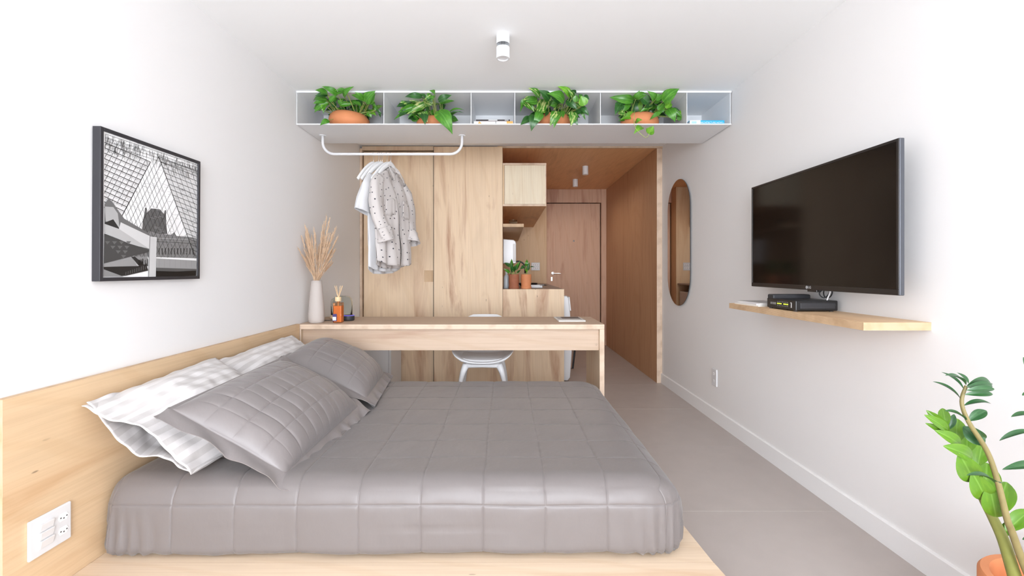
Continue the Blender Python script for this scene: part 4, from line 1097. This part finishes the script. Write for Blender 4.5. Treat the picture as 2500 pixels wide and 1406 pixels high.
pothos('variegated pothos with leaves hanging over the shelf, third from the left', (1260, 200), 11.715, (1310, 1394, 273, 3.24), [
    (660, 410, 415, 190, 150, V_), (580, 500, 240, 500, 190, V_), (250, 500, 140, 690, 90, G), (250, 560, 480, 790, 170, V_), (940, 490, 700, 260, 170, D_), (800, 560, 610, 940, 210, V_), (920, 540, 1070, 410, 70, V_), (930, 650, 1090, 520, 130, G),
    (1350, 540, 1000, 320, 230, G), (1340, 560, 1100, 460, 120, B_), (1540, 400, 1270, 140, 150, B_), (1620, 420, 1530, 260, 110, V_), (1700, 330, 1580, 250, 80, D_), (1500, 500, 1800, 700, 210, V_), (1950, 660, 1860, 420, 190, B_), (1800, 440, 1890, 370, 90, D_),
    (1950, 400, 2080, 490, 80, D_), (1870, 720, 2060, 930, 110, D_), (1700, 890, 1930, 840, 110, D_), (1630, 880, 1590, 1190, 190, V_), (1640, 1040, 1740, 1180, 130, D_), (1190, 880, 1010, 1160, 210, V_), (1310, 850, 1330, 1020, 110, G), (690, 880, 545, 1190, 180, G),
    (520, 960, 460, 1300, 220, D_), (420, 1040, 160, 1200, 150, D_), (840, 850, 720, 880, 80, B_), (1250, 650, 1100, 760, 160, V_), (1150, 620, 1000, 680, 130, G), (1700, 560, 1720, 380, 120, G)], 37)
pothos('green pothos trailing one vine below the shelf, rightmost of the four', (1480, 200), 9.373, (1514, 1607, 271.5, 3.24), [
    (600, 420, 150, 355, 150, G), (590, 450, 330, 510, 120, D_), (680, 390, 740, 235, 100, G), (680, 380, 930, 270, 120, G), (950, 470, 770, 300, 150, D_), (700, 670, 730, 390, 180, B_), (1100, 400, 1000, 240, 120, G), (1130, 400, 1270, 300, 120, G),
    (1320, 440, 1610, 170, 200, G), (1210, 550, 1260, 340, 160, D_), (1400, 520, 1450, 370, 100, B_), (1400, 620, 1480, 770, 160, G), (1260, 680, 1090, 740, 90, G), (1040, 540, 850, 610, 90, V_), (340, 490, 230, 660, 150, D_), (410, 650, 560, 480, 90, G),
    (410, 700, 270, 720, 90, V_), (660, 760, 380, 830, 130, B_), (680, 930, 790, 860, 95, B_), (820, 1040, 670, 1130, 115, B_), (980, 1180, 1070, 1030, 135, B_), (1490, 640, 1690, 700, 85, D_), (1700, 830, 1700, 650, 85, B_), (1370, 590, 1500, 480, 100, B_), (1200, 640, 1330, 500, 110, G), (870, 540, 1000, 470, 110, D_)], 53,
    vine=[(650, 660, 3.06), (640, 800, 3.036), (640, 960, 3.03), (665, 1050, 3.026), (705, 1110, 3.026), (800, 1200, 3.026), (895, 1278, 3.026), (950, 1250, 3.026), (985, 1185, 3.026)])

# small pots on the worktop
def kitchen_pot(x, y, m, label, leaves, seed):
    rnd = random.Random(seed); z = .913
    t = thing('potted_seedling', (x, y, z), label, 'potted plant', 'small pots on the worktop')
    MB().lathe([(0, z), (.050, z), (.052, z + .006), (.052, z + .02), (.049, z + .026), (.0475, z + .03), (.051, z + .07), (.051, z + .115), (.050, z + .143), (.046, z + .143), (.046, z + .13), (0, z + .13)], c=(x, y, 0), n=36, close=False).build('pot', m, parent=t, smooth=True, flat_angle=45)
    MB().lathe([(0, z + .133), (.046, z + .131)], c=(x, y, 0), n=24, close=False).build('soil', 'soil', parent=t)
    for bx, by, tx, ty, w, kd in leaves:
        s = 5.625; b = P(1220 + bx / s, 480 + by / s, y + rnd.uniform(-.03, .03)); e = P(1220 + tx / s, 480 + ty / s, y + rnd.uniform(-.05, .03))
        put_leaf(rnd.choice(LM[kd]), b, e, w / s * y / F, t, rnd, tilt=.2)
        petiole(Vector((x + rnd.uniform(-.02, .02), y, z + .132)), b, .0022, t, 'stem_green', .0)
kitchen_pot(.0745, 4.47, 'terracotta_dark', 'seedling in a dark brown clay pot on the kitchen worktop', [
    (135, 960, 62, 905, 60, D_), (165, 990, 165, 850, 50, G), (130, 1040, 55, 990, 45, G), (190, 1030, 150, 900, 50, D_), (205, 1000, 275, 890, 45, G), (235, 1000, 290, 880, 40, D_), (200, 1010, 235, 930, 50, D_), (245, 1045, 290, 1000, 25, D_)], 5)
kitchen_pot(.195, 4.47, 'terracotta', 'seedling in a bright terracotta pot beside the dark brown one', [
    (365, 950, 375, 860, 50, G), (345, 960, 282, 990, 55, D_), (390, 1000, 410, 900, 40, D_), (385, 1010, 395, 920, 45, G), (420, 970, 480, 965, 18, D_), (370, 1040, 345, 985, 25, B_)], 6)

# ================================================================== ZZ plant in the near right corner
zx, zy, zr, zz = 1.335, 1.09, .145, .325
zp = thing('zz_plant', (zx, zy, 0), 'zamioculcas plant in a terracotta pot in the near right corner', 'potted plant')
MB().lathe([(0, 0), (.098, 0), (.104, .01), (.132, .26), (zr - .004, .27), (zr, .28), (zr, zz - .008), (zr - .006, zz), (zr - .022, zz), (zr - .027, zz - .012), (zr - .030, .27), (0, .255)], c=(zx, zy, 0), n=56, close=False).build('pot', 'terracotta', parent=zp, smooth=True, flat_angle=50)
MB().lathe([(0, .262), (zr - .029, .26)], c=(zx, zy, 0), n=36, close=False).build('soil', 'soil', parent=zp)
def Q(c, d, Y): return P(2200 + c / 2.673, 880 + d / 2.673, Y)
def stemline(pts, Ys, r0, r1, m):
    pp_ = [Q(a, b, Y) for (a, b), Y in zip(pts, Ys)]; n = len(pp_)
    c = []
    for i in range(n - 1):
        p0, p1, p2, p3 = pp_[max(i - 1, 0)], pp_[i], pp_[i + 1], pp_[min(i + 2, n - 1)]
        for k in range(5):
            t = k / 5; c.append(.5 * ((2 * p1) + (p2 - p0) * t + (2 * p0 - 5 * p1 + 4 * p2 - p3) * t * t + (3 * p1 - p0 - 3 * p2 + p3) * t ** 3))
    c.append(pp_[-1])
    MB().tube(c, [lerp(r0, r1, i / (len(c) - 1)) for i in range(len(c))], 12).build('stem', m, parent=zp, smooth=True)
stemline([(905, 1560), (800, 1330), (720, 1110), (690, 1030), (630, 790), (560, 590), (440, 400), (395, 270), (425, 165)], [1.07, 1.07, 1.06, 1.05, 1.05, 1.05, 1.04, 1.04, 1.04], .0085, .0032, 'stem_zz')
stemline([(790, 1560), (740, 1406), (670, 1180), (600, 1030), (540, 920), (480, 800), (400, 640), (310, 470)], [1.10, 1.10, 1.10, 1.10, 1.10, 1.10, 1.10, 1.10], .0150, .0032, 'stem_zz_light')
stemline([(960, 1560), (940, 1300), (920, 1000), (900, 700), (880, 420), (870, 200), (885, 80)], [1.10, 1.10, 1.10, 1.10, 1.10, 1.10, 1.10], .0085, .0025, 'stem_zz')
rz = random.Random(8)
for bx, by, tx, ty, w, me, Y, dY in [
    (388, 250, 218, 130, 34, ZZD, 1.04, .02), (408, 188, 272, 70, 26, ZZD, 1.04, .03), (422, 160, 300, 85, 22, ZZD, 1.04, -.02), (440, 150, 370, 75, 26, ZZD, 1.04, .02),
    (430, 165, 600, 135, 62, ZZD, 1.04, .02), (428, 175, 606, 158, 50, ZZD, 1.035, .0), (425, 195, 618, 182, 42, ZZD, 1.03, -.01), (414, 222, 608, 216, 42, ZZD, 1.03, -.01),
    (410, 295, 590, 270, 34, ZZD, 1.04, .0), (440, 395, 560, 322, 60, ZZD, 1.04, .0), (428, 395, 294, 320, 30, ZZD, 1.04, -.01), (540, 555, 410, 430, 95, ZZD, 1.06, .02), (470, 435, 542, 530, 50, ZZD, 1.05, .02),
    (610, 800, 440, 735, 36, ZZD, 1.04, -.02), (612, 790, 645, 795, 22, ZZD, 1.04, -.02),
    (310, 465, 175, 330, 60, ZZL, 1.10, .0), (300, 460, 170, 360, 60, ZZL, 1.09, -.02), (320, 500, 174, 412, 50, ZZL, 1.09, -.01), (295, 430, 270, 308, 60, ZZL, 1.10, .02), (310, 450, 348, 350, 40, ZZD, 1.11, .0),
    (385, 555, 240, 460, 75, ZZL, 1.09, -.02), (360, 540, 365, 375, 92, ZZL, 1.11, .02), (465, 645, 302, 560, 95, ZZL, 1.09, -.03), (430, 600, 430, 465, 95, ZZL, 1.11, .02), (500, 690, 530, 545, 90, ZZL, 1.11, .02),
    (470, 790, 390, 620, 130, ZZL, 1.085, -.03), (468, 765, 505, 690, 60, ZZL, 1.085, -.03), (548, 905, 475, 745, 120, ZZL, 1.09, -.03), (550, 900, 560, 665, 140, ZZL, 1.11, .02), (618, 1020, 580, 830, 115, ZZL, 1.09, -.03), (620, 1020, 690, 785, 130, ZZL, 1.12, .03),
    (675, 1150, 700, 1050, 50, ZZL, 1.12, .0), (680, 1120, 850, 970, 90, ZZL, 1.11, .0),
    (900, 690, 683, 700, 52, ZZD, 1.10, -.03), (890, 470, 645, 508, 30, ZZD, 1.10, .0), (880, 360, 722, 358, 18, ZZD, 1.10, .0), (880, 225, 792, 222, 16, ZZD, 1.10, .0), (905, 1180, 795, 1162, 30, ZZD, 1.10, .0),
    (905, 760, 1090, 700, 60, ZZD, 1.10, .03), (895, 560, 1080, 490, 55, ZZD, 1.10, -.03), (880, 430, 1060, 350, 55, ZZD, 1.10, .02), (875, 300, 1040, 210, 50, ZZD, 1.10, .02), (878, 160, 1000, 60, 45, ZZD, 1.10, .0), (884, 90, 900, -60, 45, ZZD, 1.10, .01), (880, 110, 800, -20, 42, ZZD, 1.10, .01)]:
    b = Q(bx, by, Y); e = Q(tx, ty, Y + dY)
    face = (CAM - b).normalized() + Vector((0, 0, .25)) if w > 40 else Vector((.1, -.35, 1))
    put_leaf(me, b, e, max(w, 40 if w < 40 else w) / 2.673 * Y / F, zp, rz, face=face)

# ================================================================== things on the desk
vz = ZT; vx, vy = -1.316, 3.155
MBv = MB().lathe([(0, 0), (.043, 0), (.050, .006), (.0535, .028), (.053, .06), (.049, .13), (.043, .20), (.037, .26), (.0345, .293), (.0315, .293), (.034, .26), (.040, .20), (.045, .13), (.048, .06), (0, .02)], c=(vx, vy, vz), n=44, close=False)
tag(MBv.build('clay_vase', 'vase_clay', smooth=True), 'matte beige vase on the desk by the left wall', 'vase')
dg = thing('dried_grass_bunch', (vx, vy, vz + .05), 'bunch of dried beige plume grass standing in the vase', 'dried grass')
rg = random.Random(12)
tips = [(722, 560), (716, 590), (735, 575), (745, 553), (750, 562), (742, 600), (757, 590), (767, 560), (770, 575), (765, 610), (780, 600), (790, 545), (797, 530), (804, 540), (792, 575), (800, 575), (812, 570), (818, 560), (821, 585), (815, 600), (818, 610), (808, 620), (810, 645), (728, 610), (738, 625), (755, 625), (780, 625), (795, 600), (785, 570), (727, 650)]
tips += [(u + rg.uniform(-9, 9), v + rg.uniform(-6, 22)) for u, v in tips[:26]]
for i, (u, v) in enumerate(tips):
    e = P(u, v, vy + rg.uniform(-.09, .09)); e.x = max(e.x, XL + .012)
    a = Vector((vx + rg.uniform(-.012, .012), vy + rg.uniform(-.012, .012), vz + .04)); nk = Vector((vx + (e.x - vx) * .07 + rg.uniform(-.008, .008), vy + rg.uniform(-.02, .02), vz + .293))
    pth = [a, nk] + [nk + (e - nk) * t + Vector((0, 0, .03 * t * (1 - t))) for t in (.25, .5, .7, .85, 1.0)]
    m = MB(); m.tube(pth, [.0018, .0017, .0015, .0014, .0012, .0010, .0005], 5)
    dirv = (e - nk).normalized()
    for q in range(54):
        t = .38 + .62 * q / 53; p0 = nk + (e - nk) * t + Vector((0, 0, .03 * t * (1 - t)))
        sd_ = Vector((rg.uniform(-1, 1), rg.uniform(-1, 1), rg.uniform(-.3, .6))); ln = rg.uniform(.020, .046) * (1.15 - .5 * t)
        p1 = p0 + dirv * ln + sd_ * ln * .27
        if p1.x < XL + .003: p1.x = XL + .003
        m.tube([p0, (p0 + p1) / 2 + sd_ * .001, p1], [.0007, .0011, .0003], 3, cap=False)
    m.build('grass_stalk', 'straw', parent=dg)
# reed diffuser
rdx, rdy = -1.167, 3.165
rd = thing('reed_diffuser', (rdx, rdy, ZT), 'square amber glass reed diffuser on the desk in front of the dome', 'diffuser')
bt = [(-.030, -.026), (.030, -.026), (.030, .026), (-.030, .026)]
MB().prism([(rdx + a, rdy + b) for a, b in bt], 2, ZT + .001, ZT + .140).build('bottle', 'amber_glass', parent=rd, bevel=.006, seg=3)
MB().box(rdx - .026, rdx + .026, rdy - .022, rdy + .022, ZT + .005, ZT + .118).build('liquid', 'amber', parent=rd, bevel=.003)
MB().lathe([(.012, .138), (.012, .152)], c=(rdx, rdy, ZT), n=20).build('neck', 'amber_glass', parent=rd, smooth=True, flat_angle=40)
MB().lathe([(.0, .148), (.019, .148), (.021, .151), (.021, .176), (.019, .179), (.0, .179)], c=(rdx - .002, rdy, ZT), n=28, close=False).build('collar', 'cap_wood', parent=rd, smooth=True, flat_angle=40)
lb = MB().box(rdx - .0305, rdx - .002, rdy - .0275, rdy - .0262, ZT + .012, ZT + .062).build('label_band', 'ink_label', parent=rd)
MB().box(rdx - .030, rdx - .006, rdy - .0282, rdy - .0274, ZT + .018, ZT + .042).build('label', 'ink_white', parent=lb)
for a, b in ((-.026, .0), (-.018, .01), (.012, .004), (.030, -.004), (.022, .012)):
    MB().tube([(rdx - a * .4, rdy, ZT + .03), (rdx + a * .12, rdy, ZT + .178), (rdx + a, rdy + b, ZT + .256)], .0019, 6).build('reed', 'reed', parent=rd)
# glass dome with a wooden base
gdx, gdy = -1.24, 3.43
gd = thing('glass_dome', (gdx, gdy, ZT), 'clear glass dome on a round wooden base behind the diffuser', 'glass dome')
MB().lathe([(0, 0), (.070, 0), (.082, .006), (.082, .026), (.078, .03), (0, .03)], c=(gdx, gdy, ZT), n=44, close=False).build('base', 'cap_wood', parent=gd, smooth=True, flat_angle=40)
MB().lathe([(.077, .0305), (.077, .13), (.072, .148), (.058, .164), (.03, .172), (0, .173), (0, .170), (.03, .169), (.056, .161), (.069, .146), (.074, .13), (.074, .0305), (.077, .0305)], c=(gdx, gdy, ZT), n=48, close=False).build('dome', 'clear_glass', parent=gd, smooth=True)
# smart speaker
ex, ey = -1.142, 3.295
es = thing('smart_speaker', (ex, ey, ZT), 'round dark smart speaker with a blue light ring on the desk', 'speaker')
MB().lathe([(0, 0), (.036, 0), (.041, .004), (.042, .010), (.042, .030), (.040, .037), (.036, .040), (0, .040)], c=(ex, ey, ZT), n=44, close=False).build('body', 'black_soft', parent=es, smooth=True, flat_angle=50)
MB().lathe([(.036, .0402), (.0405, .0385), (.0412, .0365)], c=(ex, ey, ZT), n=44, close=False).build('light_ring', 'led_blue', parent=es, smooth=True)
loop([(ex - .04, ey + .01, ZT + .008), (-1.20, 3.31, ZT + .004), (-1.235, 3.285, ZT + .004), (-1.29, 3.27, ZT + .004), (-1.36, 3.29, ZT + .004), (-1.40, 3.33, ZT + .01)], .0025, 'speaker_cable', 'black_plastic', 'thin black cable lying on the desk behind the vase')
# magazine
mgx, mgy = .462, 3.345
mg = thing('magazine', (mgx, mgy, ZT), 'magazine with a grey photo cover lying on the right end of the desk', 'magazine')
MB().box(mgx - .095, mgx + .095, mgy - .13, mgy + .13, ZT + .0006, ZT + .008).build('pages', 'paper', parent=mg)
MB().box(mgx - .097, mgx + .097, mgy - .131, mgy + .131, ZT + .008, ZT + .0092).build('cover', 'paper', parent=mg)
MB().box(mgx - .085, mgx + .085, mgy - .05, mgy + .118, ZT + .0092, ZT + .0095).build('cover_photo', 'paper_grey', parent=mg)
MB().box(mgx - .05, mgx + .085, mgy + .0, mgy + .118, ZT + .0095, ZT + .0097).build('cover_photo_dark', 'frame_black', parent=mg)
mg.rotation_euler[2] = .03

# ================================================================== books on the metal shelf
def book(nm, u0, u1, v0, v1, Y, depth, cov, label, group=None, zbase=None):
    a = P(u0, v1, Y); b = P(u1, v0, Y); z0 = zbase if zbase is not None else a.z; z1 = z0 + (b.z - a.z)
    o = thing(nm, ((a.x + b.x) / 2, Y + depth / 2, z0), label, 'book', group); th = min(.003, (z1 - z0) * .2)
    MB().box(a.x, b.x, Y, Y + .003, z0, z1).build('spine', cov, parent=o)
    MB().box(a.x, b.x, Y + .003, Y + depth, z0, z0 + th).build('cover', cov, parent=o); MB().box(a.x, b.x, Y + .003, Y + depth, z1 - th, z1).build('cover', cov, parent=o)
    MB().box(a.x + .003, b.x - .003, Y + .003, Y + depth - .004, z0 + th, z1 - th).build('pages', 'paper', parent=o)
    return o, a.x, b.x, z0, z1
def spine_text(o, s, size, x, z, Y, m): text('lettering', s, size, Matrix.Translation((x, Y - .0002, z)) @ Matrix.Rotation(math.radians(90), 4, 'X'), m, o)
zs0 = ZB + .0045; YBk = 3.075
g = 'books on the metal shelf'
o, a, b, z0, z1 = book('book', 1684, 1768.5, 292, 303.5, YBk, .20, 'book_blue', 'thick blue and white book on the right end of the metal shelf', g, zs0)
MB().box(a - .0005, a + (b - a) * .31, YBk - .0008, YBk, z0, z1).build('spine_panel', 'book_white', parent=o)
MB().box(a + .012, a + .045, YBk - .0012, YBk - .0008, z0 + .007, z1 - .006).build('spine_picture', 'book_pale_blue', parent=o)
spine_text(o, 'ARCHITECTURE NOW!', .0148, a + (b - a) * .628, (z0 + z1) / 2 + .001, YBk, 'ink_white'); MB().box(b - .0075, b - .005, YBk - .0008, YBk, (z0 + z1) / 2 - .005, (z0 + z1) / 2 + .004).build('spine_mark', 'book_pale_blue', parent=o)
o, a, b, z0, z1 = book('book', 1157, 1252, 297, 305, YBk - .01, .19, 'book_white', 'white book with an orange spine end, lowest of the small stack', g, zs0)
MB().box(b - .042, b, YBk - .0112, YBk - .01, z0, z1).build('spine_panel', 'book_orange', parent=o)
MB().prism([(a + .022, z0), (a + .062, z0), (a + .036, z1)], 1, YBk - .0112, YBk - .01).build('spine_picture', 'book_orange', parent=o)
MB().box(a + .145, a + .149, YBk - .0112, YBk - .01, z0, z1).build('spine_rule', 'slot_dark', parent=o)
z2 = z1 + .0003
o, a, b, z0, z1 = book('book', 1163, 1244, 294.4, 297.7, YBk + .012, .16, 'book_maroon', 'thin maroon book in the middle of the small stack', g, z2)
MB().box(a + .07, b - .055, YBk + .0112, YBk + .012, z0 + .002, z1 - .002).build('spine_title', 'ink_grey', parent=o); MB().box(a + .01, a + .045, YBk + .0112, YBk + .012, z0 + .003, z1 - .003).build('spine_author', 'ink_grey', parent=o)
o, a, b, z0, z1 = book('book', 1162, 1245, 290.7, 294.2, YBk + .012, .16, 'book_black', 'thin black book on top of the small stack', g, z1 + .0003)
MB().box(a + .085, a + .145, YBk + .0112, YBk + .012, z0 + .002, z1 - .002).build('spine_title', 'ink_white', parent=o); MB().box(b - .035, b - .01, YBk + .0112, YBk + .012, z0 + .003, z1 - .003).build('spine_mark', 'ink_white', parent=o)

# ================================================================== hangers and clothes
AL = math.radians(15)
wv = Vector((math.sin(AL), math.cos(AL), 0)); nv = Vector((math.cos(AL), -math.sin(AL), 0))   # along the hanger (to the far end), front of the garment
def hanger(u, label, yaw=0.0, drop=0.0):
    X = (u - CX) / F * YR; c = Vector((X, YR, 0)); wq = Matrix.Rotation(yaw, 3, 'Z') @ wv
    t = thing('clothes_hanger', (X, YR, 1.72), label, 'hanger', 'white hangers on the clothes rail')
    zn = 1.876 - drop
    pts = []
    for k in range(21):
        a = -1 + 2 * k / 20; z = zn - .012 - .135 * (abs(a) ** 1.35) - .012 * abs(a) ** 4
        pts.append(c + wq * (a * .205) + Vector((0, 0, z)))
    MB().tube(pts, [.010 + .006 * (1 - abs(-1 + 2 * k / 20)) for k in range(21)], 10, flat=(1.25, .62)).build('arms', 'hanger_white', parent=t, smooth=True)
    hk = [c + Vector((0, 0, zn - .01)), c + Vector((0, 0, zn + .02))]
    for k in range(14):
        a = math.radians(-70 + 250 * k / 13); hk.append(c + wq * (.0125 * math.cos(a)) + Vector((0, 0, ZR - .0005 + .0125 * math.sin(a))))
    MB().tube(hk, .0014, 6).build('hook', 'chrome', parent=t, smooth=True)
    return c, wq
hanger(912, 'bare white hanger, leftmost on the clothes rail', .02); hanger(924, 'bare white hanger, second from the left on the rail', -.04)
hanger(928.5, 'white hanger, third from the left on the rail', .05); hanger(933, 'white hanger, fourth from the left on the rail', -.02)
cT, wT = hanger(945, 'white hanger holding the plain white T-shirt', .0, .004); cS, wS = hanger(954, 'white hanger holding the dotted shirt', .0)
def garment(name, c, m, label, cat, zs, hem, hw0, hw1, neck, dfront, dback, seed, split):
    t = thing(name, (c.x, c.y, hem), label, cat)
    def pt(a, v, side, sp=0):
        wx = a * lerp(hw0, hw1, sm(0, .35, v)); ab = abs(wx)
        zt = zs - .012 - .50 * max(0, ab - .02) - .9 * max(0, ab - .17)
        if side > 0 and ab < neck: zt -= .10 * (1 - ab / neck)
        ze = hem - (.0 if side > 0 else .018) + .035 * abs(a) ** 3
        z = lerp(zt, ze, v)
        bulge = (1 - abs(a) ** 2.4) ** .55 * lerp(.022, 1, sm(0, .25, v))
        d = side * (dfront if side > 0 else dback) * bulge
        f = sm(.12, .6, v); d += .011 * f * math.sin(a * 8.5 + seed + 1.2 * v) * (1 - abs(a) ** 6) + .006 * f * math.sin(a * 17 + seed * 2 - v * 3)
        d += .008 * noise.noise(Vector((a * 3 + seed, v * 4, side)))
        return Vector((c.x, c.y, 0)) + wv * wx + nv * (d + .016 * sm(.3, 1, v) * split + sp) + Vector((0, 0, z))
    def panel(a0, a1, side, nm, sp=0):
        na, nb = max(8, int(30 * abs(a1 - a0) / 2)), 40
        A_ = [lerp(a0, a1, i / na) for i in range(na + 1)]
        rows = [[pt(a, j / nb, side, sp * sm(.0, .9, j / nb)) for a in A_] for j in range(nb + 1)]
        uv = [[(a * hw1 + (3 if side < 0 else 0), j / nb * .72) for a in A_] for j in range(nb + 1)]
        MB().grid(rows, uv=uv).build(nm, m, parent=t, smooth=True, solid=.0016)
    panel(-1, 1, -1, 'back_panel')
    if split: panel(-1, .02, 1, 'front_panel'); panel(-.03, 1, 1, 'front_panel', .012)
    else: panel(-1, 1, 1, 'front_panel')
    return t, pt
def sleeve(t, path, radii, m, nm, cuff=None, seed=0, fl=(1, .62)):
    n = 22; pts = [Vector(p) for p in path]; cc = []
    for i in range(len(pts) - 1):
        for k in range(6): cc.append(pts[i].lerp(pts[i + 1], k / 6))
    cc.append(pts[-1]); rr = []
    for i in range(len(cc)):
        x = i / 6; a = int(min(x, len(radii) - 2)); rr.append(lerp(radii[a], radii[a + 1], x - a))
    rows = []; uv = []
    for i, p in enumerate(cc):
        r = []; uu = []
        tt = (cc[min(i + 1, len(cc) - 1)] - cc[max(i - 1, 0)]).normalized(); e1 = wv - tt * wv.dot(tt); e1.normalize(); e2 = tt.cross(e1)
        for q in range(n + 1):
            w = 2 * math.pi * q / n; k = 1 + .12 * math.sin(3 * w + i * .25 + seed) + .06 * math.sin(7 * w + seed)
            r.append(p + (e1 * math.cos(w) * fl[0] + e2 * math.sin(w) * fl[1]) * rr[i] * k); uu.append((w / 6.28 * .3 + 6 + seed, i * .025))
        rows.append(r); uv.append(uu)
    o = MB().grid(rows, uv=uv).build(nm, m, parent=t, smooth=True, solid=.002)
    return o
# plain tee
tt_, ptT = garment('white_tshirt', cT - nv * .018, 'fabric_tee', 'plain white T-shirt hanging behind the dotted shirt', 'T-shirt', 1.845, 1.085, .190, .225, .085, .022, .022, 1.0, 0)
for s in (-1, 1):
    c = cT - nv * .018
    sleeve(tt_, [c + wv * s * .165 + Vector((0, 0, 1.735)), c + wv * s * .215 + Vector((0, 0, 1.66)), c + wv * s * .25 - nv * .01 + Vector((0, 0, 1.56)), c + wv * s * .265 - nv * .01 + Vector((0, 0, 1.485))], [.04, .075, .078, .082], 'fabric_tee', 'sleeve', seed=s, fl=(1, .34))
# dotted shirt
ss, ptS = garment('dotted_shirt', cS + nv * .012, 'shirt_fabric', 'beige long-sleeved shirt with small dark dots on the clothes rail', 'shirt', 1.848, 1.125, .195, .235, .07, .045, .030, 2.2, 1)
c = cS + nv * .012
for s in (-1, 1):
    pa = [c + wv * s * .165 + Vector((0, 0, 1.735)), c + wv * s * .215 + Vector((0, 0, 1.67)), c + wv * s * .235 + nv * .01 + Vector((0, 0, 1.56)), c + wv * s * .225 + nv * .025 + Vector((0, 0, 1.45)), c + wv * s * .205 + nv * .05 + Vector((0, 0, 1.37))]
    sleeve(ss, pa, [.035, .062, .062, .056, .056], 'shirt_fabric', 'sleeve', seed=s * 2, fl=(1, .6))
    pc_ = [c + wv * s * .209 + nv * .046 + Vector((0, 0, 1.385)), c + wv * s * .195 + nv * .058 + Vector((0, 0, 1.335)), c + wv * s * .185 + nv * .065 + Vector((0, 0, 1.30))]
    sleeve(ss, pc_, [.060, .068, .072], 'shirt_fabric', 'rolled_cuff', seed=s, fl=(1, .7))
# collar: two folded leaves and the stand
for s in (-1, 1):
    rows = []; uv = []
    for j in range(9):
        r = []; uu = []
        for i in range(15):
            b = i / 14; v = j / 8
            ang = math.pi * b         # back of the neck to the front point
            w_ = s * .068 * math.sin(ang * .78) * (1 + .18 * v); d = -.030 + .075 * b + .014 * v * math.sin(ang) + .02 * v * b
            z = 1.868 - .085 * b ** 1.5 - (.045 + .035 * b ** 3) * v * (1 if b < .98 else .85)
            r.append(Vector((c.x, c.y, 0)) + wv * (w_ + s * .016 * v * b ** 3) + nv * d + Vector((0, 0, z))); uu.append((b * .2 + 9 + s, v * .06))
        rows.append(r); uv.append(uu)
    MB().grid(rows, uv=uv).build('collar', 'shirt_fabric', parent=ss, smooth=True, solid=.002)
for s in (-1, 1):     # chest pockets
    rows = []; uv = []
    for j in range(7):
        a0, a1 = (.22, .62) if s > 0 else (-.62, -.22)
        rows.append([ptS(lerp(a0, a1, i / 8), .30 + .16 * j / 6 + (.03 * (1 - abs(i / 4 - 1)) if j == 6 else 0), 1, .012 if s > 0 else 0) + nv * .0018 for i in range(9)]); uv.append([(i * .01 + 12 + s, j * .02) for i in range(9)])
    MB().grid(rows, uv=uv).build('pocket', 'shirt_fabric', parent=ss, smooth=True, solid=.0015)
for k in range(6):
    p = ptS(0.0, .16 + .13 * k, 1, .014) + nv * .004
    MB().lathe([(0, 0), (.0045, 0), (.0045, .002), (0, .002)], M=Matrix.Rotation(math.radians(90), 3, 'Y'), c=p, n=10, close=False).build('button', 'ink_grey', parent=ss)

for o in bpy.data.objects:
    if '_w' in o: del o['_w']
